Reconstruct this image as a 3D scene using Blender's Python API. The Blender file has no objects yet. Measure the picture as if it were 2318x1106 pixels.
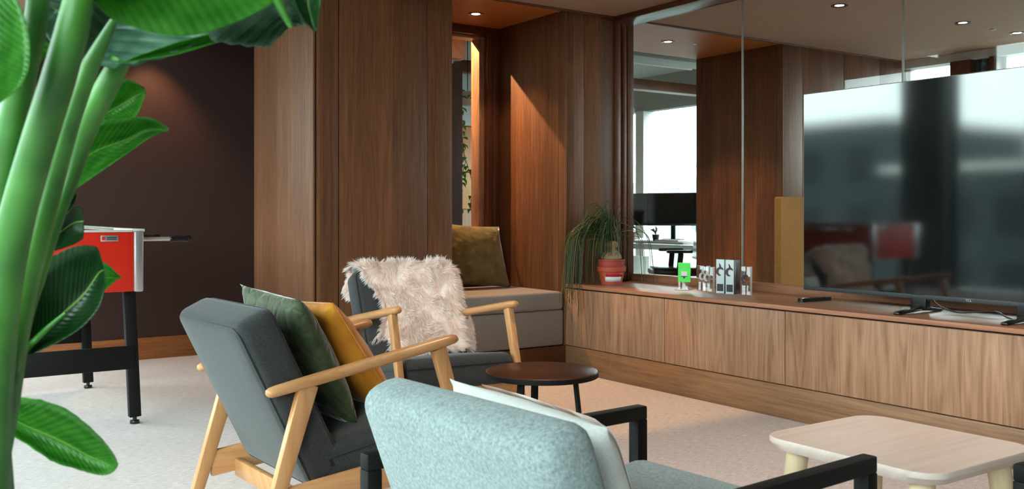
import bpy, bmesh, math, random
from mathutils import Vector, Matrix, noise
random.seed(7)
D = bpy.data
SC = bpy.context.scene
COL = SC.collection
PI = math.pi

# ---------------------------------------------------------------- camera, sky, exposure
cam_d = D.cameras.new('camera')
cam = D.objects.new('camera', cam_d)
COL.objects.link(cam)
cam.location = (-3.875, -5.019, 1.037)
cam.rotation_euler = (math.radians(90), 0, math.radians(55.54 - 90))
cam_d.sensor_width = 36.0
cam_d.lens = 36.0 * 2155.0 / 2318.0
cam_d.shift_y = -68.0 / 2318.0
cam_d.clip_start = 0.05
cam_d.clip_end = 400
cam_d.dof.use_dof = True
cam_d.dof.focus_distance = 4.2
cam_d.dof.aperture_fstop = 9.0
SC.camera = cam

w = D.worlds.new('overcast_sky')
SC.world = w
w.use_nodes = True
bg = w.node_tree.nodes['Background']
bg.inputs['Color'].default_value = (0.82, 1.0, 0.985, 1)
bg.inputs['Strength'].default_value = 11.5

def portal(name, loc, rot, sx, sy):
    l = D.lights.new(name, 'AREA'); l.shape = 'RECTANGLE'; l.size = sx; l.size_y = sy
    l.cycles.is_portal = True
    o = D.objects.new(name, l); COL.objects.link(o); o.location = loc; o.rotation_euler = rot
portal('window_portal_west', (-5.78, -0.1, 1.6), (0, -PI / 2, 0), 2.9, 15.2)
portal('window_portal_meeting', (3.98, -2.1, 1.85), (0, PI / 2, 0), 1.1, 4.4)
portal('window_portal_office', (5.1, 4.6, 1.4), (0, PI / 2, 0), 2.5, 5.2)

vs = SC.view_settings
vs.view_transform = 'Standard'
vs.look = 'None'
vs.exposure = 0.0
vs.gamma = 1.0
vs.use_curve_mapping = False
SC.cycles.use_denoising = True
SC.cycles.use_adaptive_sampling = True
SC.cycles.adaptive_threshold = 0.03
SC.cycles.max_bounces = 9
SC.cycles.diffuse_bounces = 6
SC.cycles.transparent_max_bounces = 9
SC.cycles.sample_clamp_indirect = 6.0
SC.cycles.caustics_reflective = False
SC.cycles.caustics_refractive = False

# ---------------------------------------------------------------- node helpers and materials
def srgb(r, g, b):
    f = lambda c: (c / 255 / 12.92) if c / 255 <= 0.04045 else ((c / 255 + 0.055) / 1.055) ** 2.4
    return (f(r), f(g), f(b), 1)

class NT:
    def __init__(s, name):
        s.m = D.materials.new(name); s.m.use_nodes = True
        s.t = s.m.node_tree; s.b = s.t.nodes['Principled BSDF']; s.out = s.t.nodes['Material Output']
    def n(s, typ, **k):
        x = s.t.nodes.new(typ)
        for a, v in k.items():
            if a.startswith('i_'):
                key = a[2:]; x.inputs[int(key) if key.isdigit() else key].default_value = v
            else: setattr(x, a, v)
        return x
    def l(s, a, b): s.t.links.new(a, b)
    def math(s, op, a, b=None):
        x = s.n('ShaderNodeMath', operation=op)
        for i, v in enumerate((a, b)):
            if v is None: continue
            if isinstance(v, (int, float)): x.inputs[i].default_value = v
            else: s.l(v, x.inputs[i])
        return x.outputs[0]
    def ramp(s, fac, stops):
        r = s.n('ShaderNodeValToRGB'); e = r.color_ramp.elements
        while len(e) < len(stops): e.new(0.5)
        for i, (p, c) in enumerate(stops): e[i].position = p; e[i].color = c
        s.l(fac, r.inputs[0]); return r.outputs[0]
    def mix(s, mode, fac, a, b):
        x = s.n('ShaderNodeMix', data_type='RGBA', blend_type=mode)
        for i, v in ((0, fac), (6, a), (7, b)):
            if isinstance(v, (int, float)): x.inputs[i].default_value = v
            elif isinstance(v, tuple): x.inputs[i].default_value = v
            else: s.l(v, x.inputs[i])
        return x.outputs[2]
    def bump(s, h, strength, dist=0.01):
        x = s.n('ShaderNodeBump', i_Strength=strength, i_Distance=dist); s.l(h, x.inputs['Height'])
        s.l(x.outputs[0], s.b.inputs['Normal'])

def plain(name, col, rough=0.5, metal=0.0, spec=0.5, emit=None, es=0.0):
    k = NT(name); k.b.inputs['Base Color'].default_value = col; k.b.inputs['Roughness'].default_value = rough
    k.b.inputs['Metallic'].default_value = metal; k.b.inputs['Specular IOR Level'].default_value = spec
    tc = k.n('ShaderNodeTexCoord'); nz = k.n('ShaderNodeTexNoise', i_Scale=18.0, i_Detail=3.0); k.l(tc.outputs['Object'], nz.inputs['Vector'])
    c = k.mix('MULTIPLY', 1.0, col, k.ramp(nz.outputs[0], [(0.3, (0.93, 0.93, 0.93, 1)), (0.7, (1, 1, 1, 1))]))
    k.l(c, k.b.inputs['Base Color'])
    if emit: k.b.inputs['Emission Color'].default_value = emit; k.b.inputs['Emission Strength'].default_value = es
    return k.m

def wood(name, dark, mid, light, axis='Z', strip=0.1, rough=0.42, tone=(0.72, 1.1), fine=70.0, bump=0.05, rings=0.03, spec=0.42):
    k = NT(name)
    tc = k.n('ShaderNodeTexCoord'); sp = k.n('ShaderNodeSeparateXYZ'); k.l(tc.outputs['Object'], sp.inputs[0])
    x, y, z = sp.outputs
    u, v = {'Z': (k.math('ADD', x, y), z), 'Y': (k.math('ADD', x, z), y), 'X': (k.math('ADD', y, z), x)}[axis]
    oi = k.n('ShaderNodeObjectInfo')
    u = k.math('ADD', u, k.math('MULTIPLY', oi.outputs['Random'], 7.3))
    cell = k.math('FLOOR', k.math('DIVIDE', u, strip))
    wn = k.n('ShaderNodeTexWhiteNoise', noise_dimensions='1D'); k.l(cell, wn.inputs['W'])
    rnd = wn.outputs['Value']
    def vec(a, b, c):
        cb = k.n('ShaderNodeCombineXYZ')
        for i, q in enumerate((a, b, c)):
            if isinstance(q, (int, float)): cb.inputs[i].default_value = q
            else: k.l(q, cb.inputs[i])
        return cb.outputs[0]
    big = k.n('ShaderNodeTexNoise', i_Scale=1.0, i_Detail=2.0)
    k.l(vec(k.math('MULTIPLY', u, 7.0), k.math('MULTIPLY', v, 0.55), k.math('MULTIPLY', rnd, 31.0)), big.inputs['Vector'])
    ring = k.math('SINE', k.math('MULTIPLY', big.outputs[0], 90.0 if rings else 20.0))
    fn = k.n('ShaderNodeTexNoise', i_Scale=1.0, i_Detail=6.0, i_Roughness=0.62)
    k.l(vec(k.math('MULTIPLY', u, fine), k.math('MULTIPLY', v, 2.2), k.math('MULTIPLY', rnd, 17.0)), fn.inputs['Vector'])
    pore = k.n('ShaderNodeTexNoise', i_Scale=1.0, i_Detail=2.0)
    k.l(vec(k.math('MULTIPLY', u, fine * 6), k.math('MULTIPLY', v, 9.0), 0.0), pore.inputs['Vector'])
    g = k.math('ADD', k.math('MULTIPLY', fn.outputs[0], 0.72), k.math('MULTIPLY', ring, float(rings)))
    g = k.math('ADD', g, k.math('MULTIPLY', pore.outputs[0], 0.28))
    c = k.ramp(g, [(0.24, dark), (0.5, mid), (0.76, light)])
    tn = k.math('ADD', k.math('MULTIPLY', rnd, tone[1] - tone[0]), tone[0])
    tv = k.n('ShaderNodeCombineColor')
    for i in range(3): k.l(tn, tv.inputs[i])
    c = k.mix('MULTIPLY', 1.0, c, tv.outputs[0])
    k.l(c, k.b.inputs['Base Color'])
    k.b.inputs['Roughness'].default_value = rough; k.b.inputs['Specular IOR Level'].default_value = spec
    k.bump(g, bump, 0.003)
    return k.m

def fabric(name, a, b, scale=260.0, rough=0.95, bump=0.35, blotch=0.12, sheen=0.2):
    k = NT(name)
    tc = k.n('ShaderNodeTexCoord')
    n1 = k.n('ShaderNodeTexNoise', i_Scale=scale, i_Detail=4.0, i_Roughness=0.7); k.l(tc.outputs['Object'], n1.inputs['Vector'])
    n2 = k.n('ShaderNodeTexNoise', i_Scale=9.0, i_Detail=2.0); k.l(tc.outputs['Object'], n2.inputs['Vector'])
    c = k.ramp(n1.outputs[0], [(0.32, a), (0.68, b)])
    c = k.mix('MULTIPLY', 1.0, c, k.ramp(n2.outputs[0], [(0.3, (1 - blotch,) * 3 + (1,)), (0.7, (1, 1, 1, 1))]))
    k.l(c, k.b.inputs['Base Color']); k.b.inputs['Roughness'].default_value = rough
    k.b.inputs['Specular IOR Level'].default_value = 0.15
    k.b.inputs['Sheen Weight'].default_value = sheen
    k.bump(n1.outputs[0], bump, 0.002)
    return k.m

def velvet(name, a, b, quilt=0.0):
    k = NT(name)
    tc = k.n('ShaderNodeTexCoord')
    n2 = k.n('ShaderNodeTexNoise', i_Scale=14.0, i_Detail=3.0); k.l(tc.outputs['Object'], n2.inputs['Vector'])
    k.l(k.ramp(n2.outputs[0], [(0.35, a), (0.65, b)]), k.b.inputs['Base Color'])
    k.b.inputs['Roughness'].default_value = 0.62; k.b.inputs['Sheen Weight'].default_value = 0.7
    k.b.inputs['Sheen Roughness'].default_value = 0.35; k.b.inputs['Specular IOR Level'].default_value = 0.25
    w_ = k.n('ShaderNodeTexNoise', i_Scale=7.0, i_Detail=2.0, i_Distortion=0.6); k.l(tc.outputs['Object'], w_.inputs['Vector'])
    if quilt:
        vo = k.n('ShaderNodeTexVoronoi', feature='DISTANCE_TO_EDGE', i_Scale=quilt); k.l(tc.outputs['Object'], vo.inputs['Vector'])
        hgt = k.math('ADD', k.math('MINIMUM', vo.outputs['Distance'], 0.18), k.math('MULTIPLY', w_.outputs[0], 0.15))
        k.bump(hgt, 0.5, 0.03)
    else: k.bump(w_.outputs[0], 0.6, 0.03)
    return k.m

def clear_glass(name, tint=(0.93, 0.97, 0.96, 1), base=0.045, rough=0.0, gain=0.9):
    k = NT(name); k.t.nodes.remove(k.b)
    lw = k.n('ShaderNodeLayerWeight', i_Blend=0.5)
    f5 = k.math('POWER', lw.outputs['Facing'], 5.0)
    f = k.math('ADD', k.math('MULTIPLY', f5, gain), base)
    tr = k.n('ShaderNodeBsdfTransparent', i_Color=tint); gl = k.n('ShaderNodeBsdfGlossy', i_Roughness=rough)
    mx = k.n('ShaderNodeMixShader'); k.l(f, mx.inputs[0]); k.l(tr.outputs[0], mx.inputs[1]); k.l(gl.outputs[0], mx.inputs[2])
    k.l(mx.outputs[0], k.out.inputs[0]); return k.m

def leaf_mat(name, top, light, under=None, freq=150.0, rough=0.35, trans=0.35):
    k = NT(name)
    uv = k.n('ShaderNodeUVMap'); sp = k.n('ShaderNodeSeparateXYZ'); k.l(uv.outputs[0], sp.inputs[0])
    across, along = sp.outputs[0], sp.outputs[1]
    ph = k.math('ADD', k.math('MULTIPLY', along, freq), k.math('MULTIPLY', k.math('ABSOLUTE', k.math('SUBTRACT', across, 0.5)), -freq * 0.35))
    s_ = k.math('SINE', ph)
    nz = k.n('ShaderNodeTexNoise', i_Scale=6.0, i_Detail=4.0); k.l(uv.outputs[0], nz.inputs['Vector'])
    g = k.math('ADD', k.math('MULTIPLY', s_, 0.05), nz.outputs[0])
    c = k.ramp(g, [(0.3, top), (0.75, light)])
    rib = k.math('LESS_THAN', k.math('ABSOLUTE', k.math('SUBTRACT', across, 0.5)), 0.018)
    c = k.mix('MIX', k.math('MULTIPLY', rib, 0.8), c, srgb(150, 190, 90))
    if under:
        ge = k.n('ShaderNodeNewGeometry'); c = k.mix('MIX', ge.outputs['Backfacing'], c, under)
    k.l(c, k.b.inputs['Base Color']); k.b.inputs['Roughness'].default_value = rough
    k.bump(k.math('MULTIPLY', s_, 0.5), 0.2, 0.003)
    tl = k.n('ShaderNodeBsdfTranslucent'); k.l(c, tl.inputs[0])
    mx = k.n('ShaderNodeMixShader', i_0=trans); k.l(k.b.outputs[0], mx.inputs[1]); k.l(tl.outputs[0], mx.inputs[2])
    k.l(mx.outputs[0], k.out.inputs[0]); return k.m

M = {}
WD, WM, WL = srgb(80, 46, 27), srgb(114, 71, 44), srgb(140, 93, 62)
M['panel'] = wood('oak_veneer_vertical', WD, WM, WL, 'Z', 0.088, 0.5, spec=0.3)
M['cab'] = wood('oak_veneer_lit', srgb(124, 88, 66), srgb(158, 118, 92), srgb(182, 140, 112), 'Z', 0.16, 0.5, (0.84, 1.06), 42, 0.04, 0.075, 0.25)  # paler copy of the panel veneer, window sheen painted into its colour
M['top'] = wood('oak_worktop', srgb(122, 78, 56), srgb(156, 106, 80), srgb(178, 128, 100), 'Y', 0.5, 0.40, (0.9, 1.05), 50, 0.03, 0.02, 0.3)
M['plinthY'] = wood('oak_plinth_lengthwise', srgb(92, 62, 42), srgb(130, 94, 66), srgb(154, 116, 86), 'Y', 0.4, 0.45)
M['plinthX'] = wood('oak_baseboard', srgb(96, 52, 24), srgb(142, 84, 44), srgb(164, 104, 58), 'X', 0.4, 0.45)
M['frame'] = wood('oak_frame_dark', srgb(64, 34, 20), srgb(104, 60, 38), srgb(132, 82, 54), 'Z', 0.3, 0.4)
M['frameY'] = wood('oak_frame_header', srgb(64, 34, 20), srgb(104, 60, 38), srgb(132, 82, 54), 'Y', 0.3, 0.4)
M['beech'] = wood('beech_frame', srgb(168, 114, 70), srgb(192, 138, 92), srgb(208, 158, 112), 'Y', 0.2, 0.32, (0.92, 1.04), 45, 0.04, 0.01, 0.3)
M['beechZ'] = wood('beech_leg', srgb(168, 114, 70), srgb(192, 138, 92), srgb(208, 158, 112), 'Z', 0.2, 0.34, (0.92, 1.04), 45, 0.04, 0.01, 0.3)
M['ash'] = wood('ash_table', srgb(190, 168, 158), srgb(206, 186, 176), srgb(216, 198, 190), 'X', 0.25, 0.38, (0.95, 1.03), 50, 0.03, 0.01, 0.3)
M['ashleg'] = wood('ash_leg', srgb(198, 172, 138), srgb(212, 188, 154), srgb(220, 200, 168), 'Z', 0.3, 0.4, (0.95, 1.03), 50, 0.03, 0.01, 0.3)
M['walnut'] = wood('dark_round_top', srgb(38, 20, 12), srgb(62, 34, 22), srgb(80, 46, 30), 'X', 0.3, 0.32, (0.9, 1.05), 60, 0.04, 0.01, 0.3)
M['soffit'] = wood('nook_soffit_veneer', srgb(176, 100, 48), srgb(192, 114, 58), srgb(200, 124, 66), 'X', 1.0, 0.5, (0.97, 1.0), 30, 0.02, 0.0, 0.3)
M['ceiling'] = plain('ceiling_plaster', srgb(180, 146, 126), 0.85)
M['concrete'] = plain('concrete_grey', srgb(150, 152, 146), 0.9)
M['white'] = plain('white_paint', srgb(226, 226, 224), 0.7)
M['offwhite'] = plain('desk_white', srgb(228, 226, 222), 0.5)
M['darkwall'] = plain('dark_brown_paint', srgb(54, 31, 26), 0.6)
M['black'] = plain('black_steel', srgb(14, 13, 12), 0.6, spec=0.2)
M['blackplastic'] = plain('black_plastic', srgb(18, 18, 20), 0.3)
M['darkgrey'] = plain('dark_grey_plastic', srgb(44, 48, 52), 0.5)
M['alu'] = plain('aluminium', srgb(200, 204, 206), 0.3, 0.85)
M['chrome'] = plain('chrome_rod', srgb(230, 226, 220), 0.28, 0.7)
M['red'] = plain('red_laminate', srgb(214, 34, 10), 0.45)
M['yellowfelt'] = fabric('tan_felt', srgb(136, 94, 44), srgb(152, 108, 54), 120, blotch=0.06)
M['charcoal'] = fabric('charcoal_wool', srgb(36, 37, 38), srgb(74, 75, 76), 420, blotch=0.1)
M['felt'] = fabric('pale_grey_felt', srgb(112, 124, 126), srgb(160, 172, 172), 150, bump=0.5, blotch=0.08)
M['piping'] = fabric('charcoal_piping', srgb(30, 32, 34), srgb(48, 50, 52), 300)
M['bench'] = fabric('taupe_linen', srgb(128, 116, 110), srgb(160, 148, 142), 320, blotch=0.05)
M['olive'] = velvet('olive_velvet', srgb(106, 94, 56), srgb(132, 118, 76))
M['green'] = velvet('dark_green_velvet', srgb(50, 60, 38), srgb(70, 80, 52), 16.0)
M['mustard'] = velvet('mustard_canvas', srgb(194, 118, 24), srgb(214, 140, 40))
M['cream'] = fabric('cream_cotton', srgb(226, 226, 222), srgb(244, 244, 240), 200)
M['skin'] = plain('sheepskin_hide', srgb(253, 244, 238), 0.9)
M['terracotta'] = plain('terracotta', srgb(186, 82, 54), 0.7)
M['terracotta_dark'] = plain('terracotta_worn', srgb(172, 66, 52), 0.7)
M['soil'] = plain('soil', srgb(60, 44, 32), 0.95)
M['bulb'] = plain('caudex_bark', srgb(168, 138, 106), 0.85)
M['grassleaf'] = plain('palm_leaf_green', srgb(38, 62, 22), 0.55)
M['grassdry'] = plain('palm_leaf_dry', srgb(110, 100, 48), 0.6)
M['label'] = plain('paper_label_white', srgb(232, 226, 226), 0.6)
M['labelred'] = plain('paper_label_red', srgb(200, 36, 44), 0.6)
M['acrylic'] = clear_glass('clear_acrylic', (0.95, 0.96, 0.97, 1), 0.07, 0.02)
M['glass'] = clear_glass('partition_glass', (0.97, 0.985, 0.98, 1), 0.03, 0.0, 0.9)
M['winglass'] = clear_glass('window_glass', (0.97, 0.99, 0.99, 1), 0.02, 0.0, 0.6)
M['seal'] = plain('clear_joint', srgb(150, 140, 130), 0.3)
M['cardgreen'] = plain('green_card', srgb(84, 240, 90), 0.5)
M['awardwhite'] = plain('award_silver', srgb(206, 216, 218), 0.35)
M['emblem'] = plain('emblem_brown', srgb(74, 40, 32), 0.5)
M['emblemclear'] = plain('emblem_etched', srgb(196, 186, 182), 0.35)
M['potwhite'] = plain('planter_white', srgb(206, 206, 200), 0.5)
M['skinpot'] = plain('clay_pot_small', srgb(120, 80, 64), 0.7)
M['building'] = plain('pale_render', srgb(206, 216, 214), 0.9)
M['building2'] = plain('grey_render', srgb(58, 66, 70), 0.9)
M['bwin'] = plain('building_window', srgb(120, 150, 150), 0.3)
M['bwindark'] = plain('building_window_dark', srgb(38, 46, 50), 0.6, spec=0.2)
M['asphalt'] = plain('street_grey', srgb(70, 76, 78), 0.9)
M['lamp'] = plain('lamp_glow', (1, 0.8, 0.55, 1), 0.4, emit=(1.0, 0.78, 0.52, 1), es=14.0)
M['stalk'] = None

def carpet():
    k = NT('pale_woven_carpet'); tc = k.n('ShaderNodeTexCoord')
    mp = k.n('ShaderNodeMapping', i_Scale=(26, 190, 1)); k.l(tc.outputs['Object'], mp.inputs[0])
    n1 = k.n('ShaderNodeTexNoise', i_Scale=1.0, i_Detail=4.0, i_Roughness=0.65); k.l(mp.outputs[0], n1.inputs['Vector'])
    n2 = k.n('ShaderNodeTexNoise', i_Scale=230.0, i_Detail=2.0); k.l(tc.outputs['Object'], n2.inputs['Vector'])
    g = k.math('ADD', k.math('MULTIPLY', n1.outputs[0], 0.7), k.math('MULTIPLY', n2.outputs[0], 0.3))
    k.l(k.ramp(g, [(0.34, srgb(172, 160, 159)), (0.64, srgb(224, 216, 215))]), k.b.inputs['Base Color'])
    k.b.inputs['Roughness'].default_value = 0.97; k.b.inputs['Specular IOR Level'].default_value = 0.1
    k.bump(g, 0.5, 0.004); return k.m
M['carpet'] = carpet()
M['officefloor'] = plain('office_carpet', srgb(150, 150, 148), 0.95)

def tv_screen():
    k = NT('tv_screen'); k.b.inputs['Base Color'].default_value = (0.003, 0.004, 0.004, 1)
    k.b.inputs['Roughness'].default_value = 0.06; k.b.inputs['IOR'].default_value = 1.8; k.b.inputs['Specular IOR Level'].default_value = 0.62
    return k.m
M['screen'] = tv_screen()

def stalk_mat():
    k = NT('green_stalk'); tc = k.n('ShaderNodeTexCoord')
    nz = k.n('ShaderNodeTexNoise', i_Scale=9.0, i_Detail=3.0); k.l(tc.outputs['Object'], nz.inputs['Vector'])
    k.l(k.ramp(nz.outputs[0], [(0.35, srgb(46, 102, 32)), (0.65, srgb(80, 146, 52))]), k.b.inputs['Base Color'])
    k.b.inputs['Roughness'].default_value = 0.42; k.b.inputs['Subsurface Weight'].default_value = 0.15
    k.b.inputs['Subsurface Radius'].default_value = (0.01, 0.02, 0.005); return k.m
M['stalk'] = stalk_mat()
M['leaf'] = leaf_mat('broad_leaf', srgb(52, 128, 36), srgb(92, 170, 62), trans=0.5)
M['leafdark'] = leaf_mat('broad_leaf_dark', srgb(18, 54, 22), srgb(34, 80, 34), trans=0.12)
M['leafgrey'] = leaf_mat('broad_leaf_underside_gloss', srgb(58, 98, 74), srgb(104, 142, 118), trans=0.15, rough=0.3, freq=110)  # base colour carries the grey-teal gloss of the sky on the underside
M['vine'] = leaf_mat('vine_leaf', srgb(44, 110, 24), srgb(96, 168, 50), trans=0.3)

# fur
def fur_mat():
    k = NT('cream_fur')
    oi = k.n('ShaderNodeUVMap'); sp = k.n('ShaderNodeSeparateXYZ'); k.l(oi.outputs[0], sp.inputs[0])
    c = k.ramp(sp.outputs[1], [(0.0, srgb(255, 235, 226)), (0.6, srgb(255, 246, 242)), (1.0, srgb(255, 253, 251))])
    k.l(c, k.b.inputs['Base Color']); k.b.inputs['Roughness'].default_value = 0.6; k.b.inputs['Specular IOR Level'].default_value = 0.2
    tl = k.n('ShaderNodeBsdfTranslucent'); k.l(c, tl.inputs[0])
    mx = k.n('ShaderNodeMixShader', i_0=0.6); k.l(k.b.outputs[0], mx.inputs[1]); k.l(tl.outputs[0], mx.inputs[2])
    k.l(mx.outputs[0], k.out.inputs[0]); return k.m
M['fur'] = fur_mat()

# ---------------------------------------------------------------- mesh helpers
def link(name, me, mat, parent=None, loc=None):
    o = D.objects.new(name, me); COL.objects.link(o)
    if mat is not None and len(me.materials) == 0: me.materials.append(M[mat] if isinstance(mat, str) else mat)
    if parent is not None: o.parent = parent
    if loc is not None: o.location = loc
    return o

def bm_obj(name, bm, mat, parent=None, smooth=False, loc=None):
    bmesh.ops.recalc_face_normals(bm, faces=bm.faces[:])
    me = D.meshes.new(name); bm.to_mesh(me); bm.free()
    if smooth:
        me.polygons.foreach_set('use_smooth', [True] * len(me.polygons))
        if smooth != 'all':
            try: me.set_sharp_from_angle(angle=math.radians(40))
            except Exception: pass
    return link(name, me, mat, parent, loc)

def box_bm(lo, hi, bev=0.0, seg=2, bm=None):
    b = bmesh.new()
    bmesh.ops.create_cube(b, size=1.0)
    lo, hi = Vector(lo), Vector(hi)
    for v in b.verts:
        v.co = Vector([(lo[i] + hi[i]) / 2 + v.co[i] * (hi[i] - lo[i]) for i in range(3)])
    if bev > 0: bmesh.ops.bevel(b, geom=b.edges[:], offset=bev, segments=seg, profile=0.5, affect='EDGES')
    if bm is None: return b
    join(bm, b); return bm

def join(dst, src):
    tmp = D.meshes.new('tmp'); src.to_mesh(tmp); src.free(); dst.from_mesh(tmp); D.meshes.remove(tmp); return dst

def box(name, lo, hi, mat, parent=None, bev=0.003, seg=2, smooth=True):
    return bm_obj(name, box_bm(lo, hi, bev, seg), mat, parent, smooth)

def beam_bm(p0, p1, wa, wb, side=(1, 0, 0), bev=0.004, seg=2, wa1=None, wb1=None):
    """rectangular bar from p0 to p1; wa along 'side', wb along the third axis; may taper"""
    p0, p1 = Vector(p0), Vector(p1); d = (p1 - p0).normalized(); s = Vector(side); s = (s - d * s.dot(d)).normalized(); t = d.cross(s)
    b = bmesh.new(); vs_ = []
    for p, a_, c_ in ((p0, wa, wb), (p1, wa1 or wa, wb1 or wb)):
        for q, r in ((-1, -1), (1, -1), (1, 1), (-1, 1)): vs_.append(b.verts.new(p + s * q * a_ / 2 + t * r * c_ / 2))
    for f in ((0, 3, 2, 1), (4, 5, 6, 7), (0, 1, 5, 4), (1, 2, 6, 5), (2, 3, 7, 6), (3, 0, 4, 7)): b.faces.new([vs_[i] for i in f])
    if bev: bmesh.ops.bevel(b, geom=b.edges[:], offset=bev, segments=seg, profile=0.5, affect='EDGES')
    return b

def beam(name, p0, p1, wa, wb, mat, parent=None, **k):
    return bm_obj(name, beam_bm(p0, p1, wa, wb, **k), mat, parent, True)

def tube_bm(pts, radii, n=10, side=None, flat=1.0, closed=False, caps=True):
    """round tube through pts; flat squeezes it across the side vector's normal"""
    pts = [Vector(p) for p in pts]; b = bmesh.new(); rings = []; last = None
    for i, p in enumerate(pts):
        if closed: d = pts[(i + 1) % len(pts)] - pts[i - 1]
        else: d = pts[min(i + 1, len(pts) - 1)] - pts[max(i - 1, 0)]
        d.normalize()
        if side is not None: s = Vector(side)
        elif last is not None: s = last
        else: s = Vector((1, 0, 0)) if abs(d.x) < 0.8 else Vector((0, 1, 0))
        s = (s - d * s.dot(d)).normalized(); last = s; t = d.cross(s)
        r = radii[i] if isinstance(radii, (list, tuple)) else radii
        rings.append([b.verts.new(p + s * math.cos(2 * PI * j / n) * r + t * math.sin(2 * PI * j / n) * r * flat) for j in range(n)])
    m = len(rings)
    for i in range(m if closed else m - 1):
        A, B = rings[i], rings[(i + 1) % m]
        for j in range(n): b.faces.new((A[j], A[(j + 1) % n], B[(j + 1) % n], B[j]))
    if caps and not closed:
        b.faces.new(list(reversed(rings[0]))); b.faces.new(rings[-1])
    return b

def tube(name, pts, radii, mat, parent=None, **k):
    return bm_obj(name, tube_bm(pts, radii, **k), mat, parent, 'auto')

def catmull(pts, per=6):
    P = [Vector(p) for p in pts]; out = []
    for i in range(len(P) - 1):
        a, b_, c, d = P[max(i - 1, 0)], P[i], P[i + 1], P[min(i + 2, len(P) - 1)]
        for j in range(per):
            t = j / per
            out.append(0.5 * ((2 * b_) + (c - a) * t + (2 * a - 5 * b_ + 4 * c - d) * t * t + (3 * b_ - a - 3 * c + d) * t ** 3))
    out.append(P[-1]); return out

def lathe_bm(profile, n=28, c=(0, 0, 0)):
    b = bmesh.new(); rings = []
    for r, z in profile:
        if r < 1e-5: rings.append([b.verts.new((c[0], c[1], c[2] + z))])
        else: rings.append([b.verts.new((c[0] + r * math.cos(2 * PI * j / n), c[1] + r * math.sin(2 * PI * j / n), c[2] + z)) for j in range(n)])
    for A, B in zip(rings, rings[1:]):
        for j in range(n):
            k2 = (j + 1) % n
            if len(A) == 1 and len(B) == 1: continue
            if len(A) == 1: b.faces.new((A[0], B[j], B[k2]))
            elif len(B) == 1: b.faces.new((A[j], A[k2], B[0]))
            else: b.faces.new((A[j], A[k2], B[k2], B[j]))
    return b

def lathe(name, profile, mat, parent=None, n=28, c=(0, 0, 0)):
    return bm_obj(name, lathe_bm(profile, n, c), mat, parent, 'auto')

def prism_bm(poly, h0, h1, plane='xy', bev=0.0):
    b = bmesh.new()
    conv = {'xy': lambda p, h: (p[0], p[1], h), 'xz': lambda p, h: (p[0], h, p[1]), 'yz': lambda p, h: (h, p[0], p[1])}[plane]
    A = [b.verts.new(conv(p, h0)) for p in poly]; B = [b.verts.new(conv(p, h1)) for p in poly]; n = len(poly)
    b.faces.new(A); b.faces.new(list(reversed(B)))
    for i in range(n): b.faces.new((A[i], B[i], B[(i + 1) % n], A[(i + 1) % n]))
    if bev: bmesh.ops.bevel(b, geom=[e for e in b.edges if abs(conv(poly[0], h0)[0]) >= 0 and len(e.link_faces) == 2 and any(len(f.verts) > 4 for f in e.link_faces)], offset=bev, segments=2, profile=0.5, affect='EDGES')
    return b

def round_rect(x0, y0, x1, y1, r, n=6):
    out = []
    for cx, cy, a0 in ((x1 - r, y1 - r, 0), (x0 + r, y1 - r, 90), (x0 + r, y0 + r, 180), (x1 - r, y0 + r, 270)):
        for i in range(n + 1):
            a = math.radians(a0 + 90 * i / n); out.append((cx + r * math.cos(a), cy + r * math.sin(a)))
    return out

def pillow_bm(wd, ht, th, seed=0, wr=0.006, pinch=0.06, n=22):
    """square cushion in the xz plane, thickness along y, pointed corners, wrinkles"""
    b = bmesh.new(); G = {}
    for sgn in (1, -1):
        for i in range(n + 1):
            for j in range(n + 1):
                u, v = 2 * i / n - 1, 2 * j / n - 1
                edge = i in (0, n) or j in (0, n)
                if sgn == -1 and edge: G[(-1, i, j)] = G[(1, i, j)]; continue
                x = u * wd / 2 * (1 - pinch * (1 - abs(v) ** 2) * abs(u) ** 3)
                z = v * ht / 2 * (1 - pinch * (1 - abs(u) ** 2) * abs(v) ** 3)
                t = ((1 - u ** 4) * (1 - v ** 4)) ** 0.62 * (0.75 + 0.25 * (1 - u * u) * (1 - v * v))
                k_ = noise.noise(Vector((u * 2.2 + seed, v * 2.2, sgn * 3.1))) + 0.6 * noise.noise(Vector((u * 5 + seed, v * 5, sgn)))
                y = sgn * (th / 2 * t + wr * k_ * t)
                G[(sgn, i, j)] = b.verts.new((x, y, z))
    for sgn in (1, -1):
        for i in range(n):
            for j in range(n):
                q = [G[(sgn, i, j)], G[(sgn, i + 1, j)], G[(sgn, i + 1, j + 1)], G[(sgn, i, j + 1)]]
                if sgn == 1: q.reverse()
                try: b.faces.new(q)
                except ValueError: pass
    return b

def slab_bm(wd, ht, th, bev=0.03, crown=0.0, n=10, seg=4):
    """upholstered slab centred at origin: width x, height z, thickness y, rounded edges, crowned faces"""
    b = box_bm((-wd / 2, -th / 2, -ht / 2), (wd / 2, th / 2, ht / 2), bev, seg)
    bmesh.ops.subdivide_edges(b, edges=[e for e in b.edges if e.calc_length() > 0.12], cuts=6, use_grid_fill=True)
    for v in b.verts:
        u, w_ = 2 * v.co.x / wd, 2 * v.co.z / ht
        v.co.y += (1 if v.co.y > 0 else -1) * crown * max(0, 1 - u * u) * max(0, 1 - w_ * w_)
    return b

def xform(bm, mat): bmesh.ops.transform(bm, matrix=mat, verts=bm.verts[:]); return bm

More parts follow.
